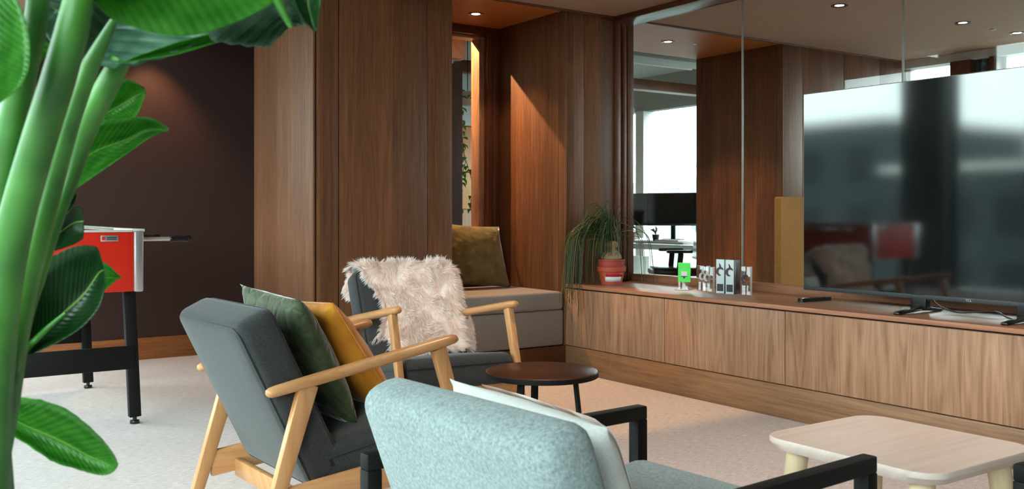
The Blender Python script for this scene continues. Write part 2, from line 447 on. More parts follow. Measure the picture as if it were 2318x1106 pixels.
def tag(o, label, cat, group=None, kind=None):
    o['label'] = label; o['category'] = cat
    if group: o['group'] = group
    if kind: o['kind'] = kind
    return o
def empty(name, loc, rz=0.0):
    o = D.objects.new(name, None); COL.objects.link(o); o.empty_display_size = 0.1
    o.location = loc; o.rotation_euler = (0, 0, rz); return o
def thing(name, label, cat, loc=(0, 0, 0), rz=0.0, group=None): return tag(empty(name, loc, rz), label, cat, group)
def struct(o, label=None):
    o['kind'] = 'structure'
    if label: o['label'] = label
    return o

# ---------------------------------------------------------------- the setting
H = 2.4
struct(box('floor', (-5.6, -8.0, -0.06), (0.62, 3.3, 0.0), 'carpet', bev=0), 'pale woven carpet over the lounge floor')
struct(box('floor_office', (0.62, -4.4, -0.06), (5.2, 8.2, 0.0), 'officefloor', bev=0), 'grey carpet of the meeting room and office')
struct(box('floor_corridor', (-5.6, 3.3, -0.06), (0.62, 8.2, 0.0), 'officefloor', bev=0), 'grey carpet behind the wood nook')
struct(box('ceiling', (-2.2, -8.0, H), (3.9, 0.0, H + 0.08), 'ceiling', bev=0), 'pale plaster dropped ceiling')
struct(box('ceiling_alcove', (-3.2, 0.0, H), (-0.887, 2.2, H + 0.08), 'ceiling', bev=0), 'pale plaster ceiling over the dark alcove')
struct(box('ceiling_high', (-5.7, -8.0, 3.1), (-2.2, 7.7, 3.2), 'concrete', bev=0), 'raw concrete ceiling near the windows')
struct(box('ceiling_fascia', (-2.22, -8.0, H), (-2.18, 0.0, 3.12), 'ceiling', bev=0), 'fascia between dropped and concrete ceilings')
struct(box('ceiling_office', (-1.5, 0.95, 2.9), (5.2, 8.2, 3.0), 'concrete', bev=0), 'raw concrete ceiling of the office')
struct(box('ceiling_nook', (-0.887, 0.01, H - 0.004), (0.0, 0.87, H + 0.08), 'soffit', bev=0), 'orange brown veneer soffit over the bench nook')
struct(box('ceiling_passage', (0.6, 0.01, H - 0.004), (2.19, 0.95, H + 0.08), 'soffit', bev=0), 'orange brown veneer soffit over the office passage')
struct(box('trim_1', (-0.875, -0.012, H - 0.012), (0.42, 0.012, H + 0.004), 'frameY', bev=0.002), 'thin wood bead where ceiling meets the nook')
struct(box('trim_2', (0.62, -0.012, H - 0.012), (3.8, 0.012, H + 0.004), 'frameY', bev=0.002), 'thin wood bead along the meeting room ceiling')

def panel(parent, lo, hi, mat='panel', bev=0.0025): return box('panel', lo, hi, mat, parent, bev)

wc = struct(box('wall_column', (-1.765, 0.013, 0), (-0.875, 0.97, H), 'darkwall', bev=0), 'wood clad pier between alcove and bench nook')
for x0, x1 in ((-1.757, -1.628), (-1.622, -1.05), (-1.047, -0.875)):
    panel(wc, (x0, 0.0, 0.0), (x1, 0.0125, H))
panel(wc, (-1.778, 0.004, 0.0), (-1.7655, 0.97, H))
wn = struct(box('wall_nook', (0.0125, 0.013, 0), (0.6, 0.95, H), 'frame', bev=0), 'wood clad pier between bench nook and glazing')
panel(wn, (0.0, 0.0, 0.0), (0.0124, 0.075, H)); panel(wn, (0.0, 0.078, 0.0), (0.0124, 0.81, H))
panel(wn, (0.0126, 0.0, 0.57), (0.158, 0.0128, H)); panel(wn, (0.161, 0.0, 0.57), (0.425, 0.0128, H))
for x0, x1, y0 in ((0.428, 0.468, -0.018), (0.468, 0.50, 0.004), (0.50, 0.528, -0.012), (0.528, 0.545, 0.006), (0.545, 0.60, -0.004)):
    box('frame_strip', (x0, y0, 0.57), (x1, 0.013, H - 0.03), 'frame', wn, 0.003)
# bench nook back wall and its window
wb = struct(box('wall_nook_back', (-0.875, 0.81, 0), (0.0, 0.9, 0.9), 'panel', bev=0), 'wood back wall of the bench nook')
box('frame_strip', (-0.875, 0.79, 2.335), (0.0, 0.9, H), 'frameY', wb, 0.004)
box('frame_strip', (-0.055, 0.785, 0.9), (0.0, 0.9, 2.335), 'frame', wb, 0.004)
box('frame_strip', (-0.10, 0.80, 0.9), (-0.058, 0.9, 2.335), 'frame', wb, 0.004)
box('frame_strip', (-0.875, 0.79, 0.9), (-0.80, 0.9, 2.335), 'frame', wb, 0.004)
w1 = struct(box('window_1', (-0.80, 0.862, 0.9), (-0.10, 0.868, 2.335), 'winglass', bev=0), 'narrow internal window in the bench nook')
box('window_frame', (-0.145, 0.84, 0.9), (-0.1005, 0.95, 2.334), 'cab', w1, 0.002)
box('window_frame', (-0.80, 0.84, 2.315), (-0.1455, 0.95, 2.334), 'beech', w1, 0.002)
box('window_sill', (-0.80, 0.82, 0.9), (-0.1455, 0.98, 0.925), 'beech', w1, 0.002)
# dark alcove
wd_ = struct(box('wall_alcove', (-2.89, 2.1, 0), (-1.2, 2.2, H + 0.08), 'darkwall', bev=0), 'dark brown painted alcove wall')
struct(box('baseboard_alcove', (-2.89, 2.082, 0), (-1.2, 2.1, 0.155), 'plinthX', bev=0.003), 'orange brown wood baseboard under the dark wall')
struct(box('wall_alcove_blocker', (-1.3, 0.97, 0), (-1.2, 2.1, H), 'darkwall', bev=0), 'unseen dark wall added behind the pier to block office light')  # added out of view to keep office light from leaking into the alcove
struct(box('door_1', (-2.97, 2.06, 0), (-2.89, 2.2, 2.4), 'beechZ', bev=0.004), 'pale wood door frame at the end of the dark wall')
struct(box('wall_far', (-5.6, 7.5, 0), (-2.0, 7.6, 3.1), 'white', bev=0), 'white wall beyond the dark alcove')
struct(box('wall_far_return', (-2.93, 2.2, 0), (-2.89, 7.5, 3.1), 'white', bev=0), 'white return wall behind the dark alcove')
struct(box('wall_alcove_upper', (-3.2, 2.1, H + 0.08), (-2.0, 2.2, 3.1), 'white', bev=0), 'white bulkhead above the dark alcove')
# window side of the lounge
ww = struct(box('wall_west', (-5.75, -8.0, -0.06), (-5.6, 7.6, 0.22), 'white', bev=0), 'low sill wall under the lounge windows')
box('header', (-5.75, -8.0, 2.98), (-5.6, 7.6, 3.1), 'white', ww, 0)
pill = [(-8.0, -7.6), (-4.5, -4.1), (-1.7, -1.2), (0.92, 1.46), (4.3, 4.6), (7.3, 7.6)]
for a_, b_ in pill: box('pier', (-5.75, a_, 0.22), (-5.52, b_, 2.98), 'darkgrey', ww, 0.004)
prev = None
for i, (p_, q_) in enumerate(zip(pill, pill[1:])):
    wi = struct(box('window_%d' % (i + 2), (-5.70, p_[1], 0.22), (-5.69, q_[0], 2.98), 'winglass', bev=0), 'tall lounge window')
    for yy in (p_[1] + 0.03, q_[0] - 0.03): box('window_frame', (-5.73, yy - 0.03, 0.22), (-5.66, yy + 0.03, 2.98), 'darkgrey', wi, 0.003)
struct(box('wall_south', (-5.75, -8.12, 0), (3.9, -8.0, 3.1), 'darkwall', bev=0), 'dark painted wall at the far end behind the lounge')
# glazed partition
hd = struct(box('trim_3', (0.42, -4.4, 2.362), (0.62, 0.0, H + 0.004), 'frameY', bev=0.006), 'dark wood header over the glass partition')
gk = struct(box('trim_4', (0.578, -4.4, 0.56), (0.65, -0.004, 0.626), 'top', bev=0.006), 'wood kerb under the glass partition')
gw = struct(empty('window_16', (0.6, 0, 0.626)), 'frameless glass partition to the meeting room')
ys = [-0.006, -1.0, -2.09, -3.18, -4.3]
for a_, b_ in zip(ys, ys[1:]):
    box('pane', (-0.005, b_ + 0.004, 0), (0.005, a_ - 0.004, 1.736), 'glass', gw, 0)
for y_ in ys[1:-1]: box('joint', (-0.006, y_ - 0.004, 0), (0.006, y_ + 0.004, 1.736), 'seal', gw, 0)
struct(box('wall_partition_end', (0.42, -8.0, 0), (0.65, -4.3, H), 'panel', bev=0), 'wood clad wall past the glass partition')
struct(box('wall_partition_low', (0.6, -4.4, 0), (0.65, 0.0, 0.565), 'white', bev=0), 'low wall behind the media cabinets')
# meeting room
wm = struct(box('wall_meeting', (2.192, 0.013, 0), (3.9, 0.95, H), 'frame', bev=0), 'wood clad pier beyond the glass')
for y0, y1 in ((0.0, 0.06), (0.063, 0.4), (0.403, 0.88), (0.883, 0.95)): panel(wm, (2.18, y0, 0), (2.1915, y1, H))
for x0, x1 in ((2.192, 2.42), (2.423, 2.95), (2.953, 3.45), (3.453, 3.8)): panel(wm, (x0, 0.0, 0), (x1, 0.0125, H))
we = struct(box('wall_meeting_east', (3.8, -4.4, -0.06), (3.95, 0.0, 1.35), 'white', bev=0), 'unseen sill wall raised to cut reflections of the meeting room windows')  # unseen sill, raised to keep the window reflection off the worktop
box('header', (3.8, -4.4, 2.33), (3.95, 0.0, H), 'white', we, 0)
for a_, b_ in ((-0.64, -0.46), (-0.86, -0.80), (-2.6, -2.4), (-4.4, -4.2)): box('pier', (3.76, a_, 1.35), (3.95, b_, 2.33), 'frame', we, 0.004)
box('blind', (3.84, -0.80, 1.35), (3.86, -0.64, 2.33), 'building2', we, 0)
for i, (a_, b_) in enumerate(((-0.46, 0.0), (-2.4, -0.86), (-4.2, -2.6))):
    wi = struct(box('window_%d' % (i + 7), (3.90, a_, 1.35), (3.91, b_, 2.33), 'winglass', bev=0), 'meeting room window')
    box('window_frame', (3.86, b_ - 0.03, 1.35), (3.93, b_, 2.33), 'potwhite', wi, 0.002)
struct(box('wall_meeting_south', (0.65, -4.5, 0), (3.95, -4.4, H), 'white', bev=0), 'white end wall of the meeting room')
# office shell
wo = struct(box('wall_office_east', (4.95, 0.95, -0.06), (5.1, 8.2, 0.06), 'white', bev=0), 'window wall of the office')
box('header', (4.95, 0.95, 2.44), (5.1, 8.2, 2.9), 'concrete', wo, 0)
for a_, b_ in ((0.95, 1.4), (2.9, 3.0), (4.62, 4.78), (6.3, 6.4), (8.0, 8.2)): box('pier', (4.9, a_, 0.06), (5.1, b_, 2.44), 'potwhite', wo, 0.004)
for i, (a_, b_) in enumerate(((1.4, 2.9), (3.0, 4.62), (4.78, 6.3), (6.4, 8.0))):
    wi = struct(box('window_%d' % (i + 10), (5.03, a_, 0.06), (5.04, b_, 2.44), 'winglass', bev=0), 'tall office window')
    box('window_frame', (5.0, a_, 0.06), (5.07, a_ + 0.05, 2.44), 'potwhite', wi, 0.002)
struct(box('wall_office_north', (-1.5, 8.2, 0), (5.1, 8.3, 3.0), 'white', bev=0), 'white far wall of the office')
struct(box('wall_office_west', (-1.5, 2.2, 0), (-1.4, 8.2, 3.0), 'white', bev=0), 'white side wall of the office')
struct(box('wall_office_bulkhead', (-1.5, 0.9, H), (5.1, 0.96, 3.0), 'concrete', bev=0), 'bulkhead over the nook seen from the office')
struct(box('trim_5', (1.2, 3.3, 2.5), (4.9, 3.45, 2.62), 'frameY', bev=0.005), 'brown beam across the office ceiling')
struct(tag(box('beam_duct', (0.0, 2.3, 2.66), (4.9, 2.62, 2.88), 'concrete', bev=0.02), 'grey ventilation duct under the office ceiling', 'duct'))

# baseboards and cabinet plinths
struct(box('baseboard_right', (0.0, -4.3, 0.0), (0.04, 0.0, 0.168), 'plinthY', bev=0.002), 'horizontal grain wood plinth under the media cabinets')
struct(box('baseboard_nook', (-0.875, -0.002, 0.0), (-0.0005, 0.04, 0.166), 'frameY', bev=0.002), 'dark wood plinth under the bench')

# street and buildings seen through the windows
struct(box('ground', (-160, -160, -12.2), (160, 160, -12.0), 'asphalt', bev=0), 'street far below the windows')
def building(lo, hi, mat, label, nx, nz, face):
    t = thing('building', label, 'building', (0, 0, 0), 0, 'buildings outside the windows')
    box('walls', lo, hi, mat, t, 0)
    box('roof_parapet', (lo[0] - .2, lo[1] - .2, hi[2]), (hi[0] + .2, hi[1] + .2, hi[2] + .4), 'potwhite', t, 0)
    for i in range(nx):
        for j in range(nz):
            y = lo[1] + (i + .5) / nx * (hi[1] - lo[1]); z = hi[2] - 1.9 - j * 3.0
            x = lo[0] if face < 0 else hi[0]
            box('window', (x - .15, y - .6, z - .8), (x + .15, y + .6, z + .8), 'bwin' if mat == 'building' else 'bwindark', t, 0)
building((44, 22, -12), (60, 40, 2.6), 'building', 'pale rendered apartment block outside the office window', 4, 2, -1)
building((58, 41, -12), (75, 58, 5.4), 'building', 'taller pale block behind the apartments outside the office', 4, 2, -1)
building((48, 60, -12), (64, 84, 3.5), 'building', 'long pale block at the far end of the street view', 5, 2, -1)
building((-48, 5, -12), (-36, 15.2, 6.8), 'building2', 'tall grey block across the street from the lounge', 4, 3, 1)
building((-46, 15.6, -12), (-37, 23, 3.0), 'building2', 'low grey block across the street from the lounge', 3, 2, 1)
building((-52, 23.6, -12), (-38, 33, 5.6), 'building2', 'grey tower with a flat roof across the street', 3, 2, 1)
building((-48, 35, -12), (-36, 60, 3.6), 'building2', 'wide grey warehouse across the street', 6, 2, 1)
building((-46, -60, -12), (-34, 4.5, 2.0), 'building2', 'long grey terrace across the street', 6, 2, 1)
building((30, -14, -12), (44, 10, 1.5), 'building', 'pale block outside the meeting room window', 4, 2, -1)

# ---------------------------------------------------------------- built-in cabinets
cab_labels = ['oak media cabinet beside the bench, left of the three doors in view', 'narrow oak media cabinet in the middle, under the remote control', 'long oak media cabinet below the television']
for (y1, y0), lb in zip(((-0.0, -0.943), (-0.943, -1.82), (-1.82, -3.6)), cab_labels):
    t = thing('media_cabinet', lb, 'cabinet', (0.0, (y0 + y1) / 2, 0.168), 0, 'built-in media cabinets')
    hw = (y1 - y0) / 2
    box('body', (0.022, -hw + 0.001, 0.0), (0.598, hw - 0.001, 0.378), 'darkwall', t, 0)  # dark body colour paints the shadow gaps around door and worktop
    box('door', (0.0, -hw + 0.0025, 0.005), (0.019, hw - 0.0028, 0.3765), 'cab', t, 0.0012)
wt = box('cabinet_worktop', (-0.002, -4.3, 0.552), (0.578, -0.003, 0.575), 'top', None, 0.003)
tag(wt, 'long polished reddish oak worktop over the media cabinets', 'worktop')

# ---------------------------------------------------------------- bench
t = thing('bench_seat', 'built-in bench with taupe linen cushion in the wood nook', 'bench', (-0.4375, 0.4, 0.0))
box('base', (-0.434, -0.385, 0.17), (0.434, 0.385, 0.402), 'bench', t, 0.012, 3)
bm = box_bm((-0.434, -0.395, 0.405), (0.434, 0.385, 0.525), 0.028, 4)
bm_obj('cushion', bm, 'bench', t, 'all')

def put_pillow(name, label, cat, wd, ht, th, mat, loc, rot, seed, wr=0.006, group=None, mat_front=None):
    o = bm_obj(name, pillow_bm(wd, ht, th, seed, wr), mat, None, 'all')
    o.location = loc; o.rotation_euler = rot
    tag(o, label, cat, group); return o
op = put_pillow('throw_pillow', 'square olive velvet pillow leaning in the bench nook', 'pillow', 0.55, 0.47, 0.16, 'olive', (-0.355, 0.60, 0.755), (math.radians(-24), math.radians(4), 0), 3, 0.012)

# ---------------------------------------------------------------- beech armchairs
def frame_matrix(org, e, n):
    x = Vector((1, 0, 0)); m = Matrix.Identity(4)
    for i in range(3): m[i][0] = x[i]; m[i][1] = n[i]; m[i][2] = e[i]; m[i][3] = org[i]
    return m
BE = Vector((0, -0.253, 0.524)).normalized(); BN = Vector((0, BE.z, -BE.y))
def armchair(label, loc, rz):
    t = thing('armchair', label, 'armchair', loc, rz, 'beech armchairs with charcoal upholstery')
    for s in (-1, 1):
        ax = 0.296 * s
        def ay(f): return (ax, -0.339 + 0.678 * f, 0.507 + 0.113 * f)
        pts = [Vector(ay(f)) for f in (0.0, 0.006, 0.02, 0.05, 0.2, 0.4, 0.6, 0.8, 0.93, 0.975, 0.993, 1.0)]
        rad = [0.008, 0.016, 0.021, 0.024, 0.026, 0.026, 0.026, 0.026, 0.025, 0.022, 0.016, 0.007]
        bm_obj('armrest', tube_bm(pts, rad, 14, (1, 0, 0), 0.72), 'beech', t, 'auto')
        beam('leg', (ax, 0.262, 0.592), (ax, 0.445, 0.0), 0.030, 0.052, 'beechZ', t, wb1=0.034, bev=0.005)
        beam('leg', (ax, -0.205, 0.522), (ax, -0.367, 0.0), 0.030, 0.060, 'beechZ', t, wb1=0.036, bev=0.005)
        beam('seat_rail', (ax, -0.295, 0.172), (ax, 0.375, 0.235), 0.024, 0.088, 'beech', t, bev=0.004)
    beam('cross_rail', (-0.285, 0.352, 0.225), (0.285, 0.352, 0.225), 0.024, 0.07, 'beech', t, side=(0, 1, 0))
    beam('cross_rail', (-0.285, -0.2, 0.15), (0.285, -0.2, 0.15), 0.024, 0.06, 'beech', t, side=(0, 1, 0))
    # backrest
    org = Vector((0, -0.3005, 0.445)) + BN * 0.065
    sb = xform(slab_bm(0.545, 0.585, 0.13, 0.034, 0.008), frame_matrix(org, BE, BN))
    br = bm_obj('backrest', sb, 'charcoal', t, 'all')
    for yo, w_, h_ in ((-0.058, 0.522, 0.560), (0.058, 0.522, 0.560)):
        loop = [org + Vector((1, 0, 0)) * p[0] + BE * p[1] + BN * yo for p in round_rect(-w_ / 2, -h_ / 2, w_ / 2, h_ / 2, 0.035, 5)]
        bm_obj('piping', tube_bm(loop, 0.0036, 6, closed=True), 'piping', br, 'auto')
    # seat
    e = Vector((0, math.cos(math.radians(9)), math.sin(math.radians(9)))); n = Vector((0, -e.z, e.y))
    so = Vector((0, 0.105, 0.285))
    m = Matrix.Identity(4)
    for i in range(3): m[i][0] = (1, 0, 0)[i]; m[i][1] = n[i]; m[i][2] = e[i]; m[i][3] = so[i]
    se = bm_obj('seat', xform(slab_bm(0.545, 0.53, 0.15, 0.038, 0.014), m), 'charcoal', t, 'all')
    loop = [so + Vector((1, 0, 0)) * p[0] + e * p[1] + n * 0.03 for p in round_rect(-0.274, -0.267, 0.274, 0.267, 0.036, 5)]
    bm_obj('piping', tube_bm(loop, 0.0034, 6, closed=True), 'piping', se, 'auto')
    return t
C1 = ((-2.559, -1.979, 0), math.radians(-87.2))
C2 = ((-1.60, -0.99, 0), math.radians(175))
armchair('beech armchair with charcoal upholstery holding a green and a mustard pillow', *C1)
armchair('beech armchair with charcoal upholstery and a sheepskin over its back', *C2)

def in_chair(pose, p, rot=(0, 0, 0)):
    m = Matrix.Translation(pose[0]) @ Matrix.Rotation(pose[1], 4, 'Z') @ Matrix.Translation(p) @ Matrix.Rotation(rot[2], 4, 'Z') @ Matrix.Rotation(rot[0], 4, 'X') @ Matrix.Rotation(rot[1], 4, 'Y')
    return m
def chair_pillow(pose, p, rot, wd, ht, th, mat, label, seed, seam=None, wr=0.008):
    o = bm_obj('throw_pillow', pillow_bm(wd, ht, th, seed, wr), mat, None, 'all')
    o.matrix_world = in_chair(pose, p, rot); tag(o, label, 'pillow')
    if seam:
        loop = [(wd / 2 * 0.80 * q, th * 0.5 * s_, ht / 2 * v) for q, s_, v in ()]
    return o
gp = chair_pillow(C1, (-0.04, -0.085, 0.565), (math.radians(27), math.radians(3), 0), 0.47, 0.49, 0.15, 'green', 'dark green quilted velvet pillow against the charcoal armchair back', 11, wr=0.006)
mp_ = chair_pillow(C1, (-0.10, 0.075, 0.545), (math.radians(33), math.radians(-3), math.radians(5)), 0.46, 0.46, 0.15, 'mustard', 'mustard yellow pillow in front of the green one', 23)
# flange stitching of the mustard pillow
def ring_on(o, wd, ht, f, y, mat):
    loop = [(p[0], y, p[1]) for p in round_rect(-wd / 2 * f, -ht / 2 * f, wd / 2 * f, ht / 2 * f, 0.02, 3)]
    bm_obj('seam', tube_bm(loop, 0.0022, 5, closed=True), mat, o, 'auto')
ring_on(mp_, 0.46, 0.46, 0.985, 0.0, 'mustard')

# ---------------------------------------------------------------- sheepskin
def sheepskin():
    t = thing('sheepskin', 'fluffy cream sheepskin draped over the armchair back', 'sheepskin', C2[0], C2[1])
    fr = lambda q: (-0.057 - 0.253 * q, 0.24 + 0.524 * q)
    off = 0.012
    prof = [fr(0.24), fr(0.34), fr(0.45), fr(0.6), fr(0.75), fr(0.9), (-0.312, 0.768), (-0.37, 0.752), (-0.425, 0.722), (-0.437, 0.69), (-0.41, 0.64), (-0.385, 0.585)]
    prof = catmull([(0, y + off * (1 if i < 6 else 0), z + off * (0.4 if i < 6 else 1)) for i, (y, z) in enumerate(prof)], 4)
    n = len(prof) - 1
    def xl(s): return 0.245 - 0.12 * math.exp(-((s - 0.30) / 0.14) ** 2) + 0.015 * math.sin(s * 23)      # image-left side
    def xr(s): return -0.285 - 0.03 * math.exp(-((s - 0.22) / 0.14) ** 2) + 0.014 * math.sin(s * 19 + 1)
    def P(s, q):
        f = min(max(s, 0), 1) * n; i = min(int(f), n - 1); a = prof[i].lerp(prof[i + 1], f - i)
        x = xr(s) + (xl(s) - xr(s)) * q
        droop = 0.05 * max(0.0, -x - 0.25) / 0.06 + 0.05 * max(0.0, x - 0.10) / 0.12 * max(0.0, 1 - s * 4)
        a = Vector((x, a.y - droop * 0.6, a.z - droop))
        return a
    b = bmesh.new(); G = []
    NS, NQ = 40, 22
    for i in range(NS + 1):
        G.append([b.verts.new(P(i / NS, j / NQ)) for j in range(NQ + 1)])
    for i in range(NS):
        for j in range(NQ): b.faces.new((G[i][j], G[i + 1][j], G[i + 1][j + 1], G[i][j + 1]))
    hide = bm_obj('hide', b, 'skin', t, 'all')
    md = hide.modifiers.new('thickness', 'SOLIDIFY'); md.thickness = 0.008; md.offset = 0
    R = random.Random(5); V = []; Fc = []; UV = []
    for k in range(26000):
        s, q = R.random() ** 0.9 * 0.97, R.random()
        if R.random() < 0.10: q = R.choice((0.0, 1.0)) + R.uniform(-0.01, 0.01)
        elif R.random() < 0.06: s = 0.0
        p = P(s, q); ds = P(min(s + 0.01, 1), q) - P(max(s - 0.01, 0), q); dq = P(s, min(q + 0.02, 1)) - P(s, max(q - 0.02, 0))
        nn = ds.cross(dq).normalized()
        if s < 0.5 and nn.y < 0: nn = -nn
        if s >= 0.5 and nn.z < 0 and s < 0.75: nn = -nn
        if s >= 0.75 and nn.y > 0: nn = -nn
        cl = Vector((noise.noise(Vector((s * 9, q * 6, 1.3))), noise.noise(Vector((s * 9, q * 6, 7.7))), noise.noise(Vector((s * 9, q * 6, 3.1)))))
        c2 = Vector((noise.noise(Vector((s * 26, q * 20, 1.3))), noise.noise(Vector((s * 26, q * 20, 7.7))), noise.noise(Vector((s * 26, q * 20, 3.1)))))
        out = Vector((1, 0, 0)) * ((q - 0.5) * 2) ** 3 * 0.8
        d = (nn * 0.62 + Vector((0, 0, -0.42)) * (1 if s < 0.5 else 0.1) + cl * 0.75 + c2 * 0.7 + out + Vector((R.gauss(0, .13), R.gauss(0, .13), R.gauss(0, .13)))).normalized()
        L = R.uniform(0.030, 0.055); wv = R.uniform(0.0016, 0.0028)
        side = (d.cross(nn + Vector((0, 0.2, 0.3))).normalized() + Vector((R.gauss(0, .35), R.gauss(0, .35), R.gauss(0, .35)))).normalized()
        base = len(V); c = p.copy(); dd = d.copy()
        for m_ in range(4):
            ww_ = wv * (1, 0.95, 0.7, 0.0)[m_]
            if m_ < 3: V.append(c - side * ww_); V.append(c + side * ww_); UV += [m_ / 3.0] * 2
            else: V.append(c.copy()); UV.append(1.0)
            dd = (dd + Vector((0, 0, -0.22)) + cl * 0.2).normalized(); c = c + dd * (L / 3)
        Fc += [(base, base + 1, base + 3, base + 2), (base + 2, base + 3, base + 5, base + 4), (base + 4, base + 5, base + 6)]
    me = D.meshes.new('wool'); me.from_pydata([tuple(v) for v in V], [], Fc)
    uvl = me.uv_layers.new(name='UVMap')
    idx = [0] * len(me.loops); me.loops.foreach_get('vertex_index', idx)
    flat = []
    for i in idx: flat += [0.5, UV[i]]
    uvl.data.foreach_set('uv', flat)
    me.polygons.foreach_set('use_smooth', [True] * len(me.polygons))
    o = link('wool', me, 'fur', t); o['kind'] = 'stuff'
sheepskin()

# ---------------------------------------------------------------- grey felt armchairs with black steel frames
def steel_chair(label, loc, rz):
    t = thing('steel_armchair', label, 'armchair', loc, rz, 'felt armchairs with black steel frames')
    for s in (-1, 1):
        ax = 0.318 * s
        beam('armrest', (ax, -0.40, 0.535), (ax, 0.405, 0.535), 0.034, 0.034, 'black', t, bev=0.004)
        beam('leg', (ax, 0.388, 0.5185), (ax, 0.388, 0.0), 0.034, 0.034, 'black', t, bev=0.003)
        beam('leg', (ax, -0.383, 0.5185), (ax, -0.383, 0.0), 0.034, 0.034, 'black', t, bev=0.003)
        beam('side_rail', (ax, -0.366, 0.24), (ax, 0.371, 0.24), 0.03, 0.03, 'black', t, bev=0.003)
    beam('cross_rail', (-0.302, 0.2, 0.24), (0.302, 0.2, 0.24), 0.03, 0.03, 'black', t, side=(0, 1, 0), bev=0.003)
    beam('cross_rail', (-0.302, -0.2, 0.24), (0.302, -0.2, 0.24), 0.03, 0.03, 'black', t, side=(0, 1, 0), bev=0.003)
    a = math.radians(20); e = Vector((0, -math.sin(a), math.cos(a))); n = Vector((0, e.z, -e.y))
    org = Vector((0.0, -0.30, 0.468))
    bm_obj('backrest', xform(slab_bm(0.60, 0.50, 0.11, 0.042, 0.006), frame_matrix(org, e, n)), 'felt', t, 'all')
    a = math.radians(6); e = Vector((0, math.cos(a), math.sin(a))); n = Vector((0, -e.z, e.y)); so = Vector((0, 0.06, 0.335))
    m = Matrix.Identity(4)
    for i in range(3): m[i][0] = (1, 0, 0)[i]; m[i][1] = n[i]; m[i][2] = e[i]; m[i][3] = so[i]
    bm_obj('seat', xform(slab_bm(0.57, 0.62, 0.15, 0.04, 0.014), m), 'felt', t, 'all')
    return t
C3 = ((-2.611, -3.548, 0), math.radians(-86.5))
steel_chair('pale grey felt armchair with black steel arms holding a cream pillow', *C3)
steel_chair('grey felt armchair beyond the ash table, only its black steel leg in view', (-1.685, -4.445, 0), 0.0)
cp = chair_pillow(C3, (-0.025, -0.15, 0.495), (math.radians(24), math.radians(3), math.radians(0)), 0.46, 0.42, 0.17, 'cream', 'cream pillow with mustard front on the grey felt armchair', 31, wr=0.01)
bm = pillow_bm(0.46, 0.42, 0.17, 31, 0.01)
bmesh.ops.delete(bm, geom=[v for v in bm.verts if v.co.y < 0.022], context='VERTS')
xform(bm, Matrix.Translation((0.0, 0.004, 0.006)))
bm_obj('front_cover', bm, 'mustard', cp, 'all')

# ---------------------------------------------------------------- round side table
t = thing('round_side_table', 'small round table with dark brown top and black steel legs', 'table', (-1.755, -2.128, 0))
lathe('tabletop', [(0, 0.452), (0.207, 0.452), (0.2105, 0.450), (0.2115, 0.448)], 'walnut', t, 56)
lathe('rim', [(0.2116, 0.4485), (0.2135, 0.447), (0.2135, 0.432), (0.211, 0.430), (0.0, 0.430)], 'black', t, 56)
for a in (200, 300, 65):
    a = math.radians(a)
    beam('leg', (0.135 * math.cos(a), 0.135 * math.sin(a), 0.431), (0.185 * math.cos(a), 0.185 * math.sin(a), 0.0), 0.028, 0.012, 'black', t, side=(-math.sin(a), math.cos(a), 0), bev=0.002)

# ---------------------------------------------------------------- ash coffee table
t = thing('ash_table', 'square pale ash table with rounded corners and round legs', 'table', (-1.655, -3.545, 0))
rr = round_rect(-0.238, -0.252, 0.238, 0.252, 0.072, 8)
rr2 = [(x * 0.94, y * 0.94) for x, y in rr]
b = bmesh.new()
rings = [[b.verts.new((x, y, z)) for x, y in R_] for R_, z in ((rr2, 0.418), (rr, 0.436), (rr, 0.447), ([(x * 0.993, y * 0.993) for x, y in rr], 0.450))]
for A_, B_ in zip(rings, rings[1:]):
    for i in range(len(rr)): b.faces.new((A_[i], A_[(i + 1) % len(rr)], B_[(i + 1) % len(rr)], B_[i]))
b.faces.new(rings[0]); b.faces.new(rings[-1])
bm_obj('tabletop', b, 'ash', t, 'auto')
for sx in (-1, 1):
    for sy in (-1, 1):
        tube('leg', [(0.165 * sx, 0.178 * sy, 0.419), (0.185 * sx, 0.198 * sy, 0.2), (0.202 * sx, 0.214 * sy, 0.0)], [0.03, 0.024, 0.016], 'ashleg', t, n=16)

# ---------------------------------------------------------------- television, remote and cable
t = thing('television', 'large flat television on two black feet on the worktop', 'television', (0.24, -2.66, 0.575))
TW, Z0, Z1 = 0.907, 0.066, 1.095
box('back_shell', (0.006, -TW + 0.02, Z0 + 0.02), (0.045, TW - 0.02, Z1 - 0.02), 'blackplastic', t, 0.008)
bz = box('bezel', (-0.012, -TW, Z0), (0.006, TW, Z1), 'alu', t, 0.002)
box('screen', (-0.0135, -TW + 0.004, Z0 + 0.02), (-0.0115, TW - 0.004, Z1 - 0.004), 'screen', t, 0)
box('lower_strip', (-0.0142, -TW + 0.003, Z0 + 0.001), (-0.0118, TW - 0.003, Z0 + 0.019), 'darkgrey', t, 0.0005)
def text_obj(name, s, size, mat, parent, loc, rot, ext=0.0004):
    c = D.curves.new(name, 'FONT'); c.body = s; c.size = size; c.extrude = ext; c.align_x = 'CENTER'; c.align_y = 'CENTER'
    o = D.objects.new(name, c); COL.objects.link(o)
    bpy.context.view_layer.update(); me = D.meshes.new_from_object(o); D.objects.remove(o); o = link(name, me, mat); o.parent = parent; o.location = loc; o.rotation_euler = rot; return o
text_obj('logo', 'TCL', 0.016, 'alu', t, (-0.0146, 0.0, Z0 + 0.010), (PI / 2, 0, -PI / 2))
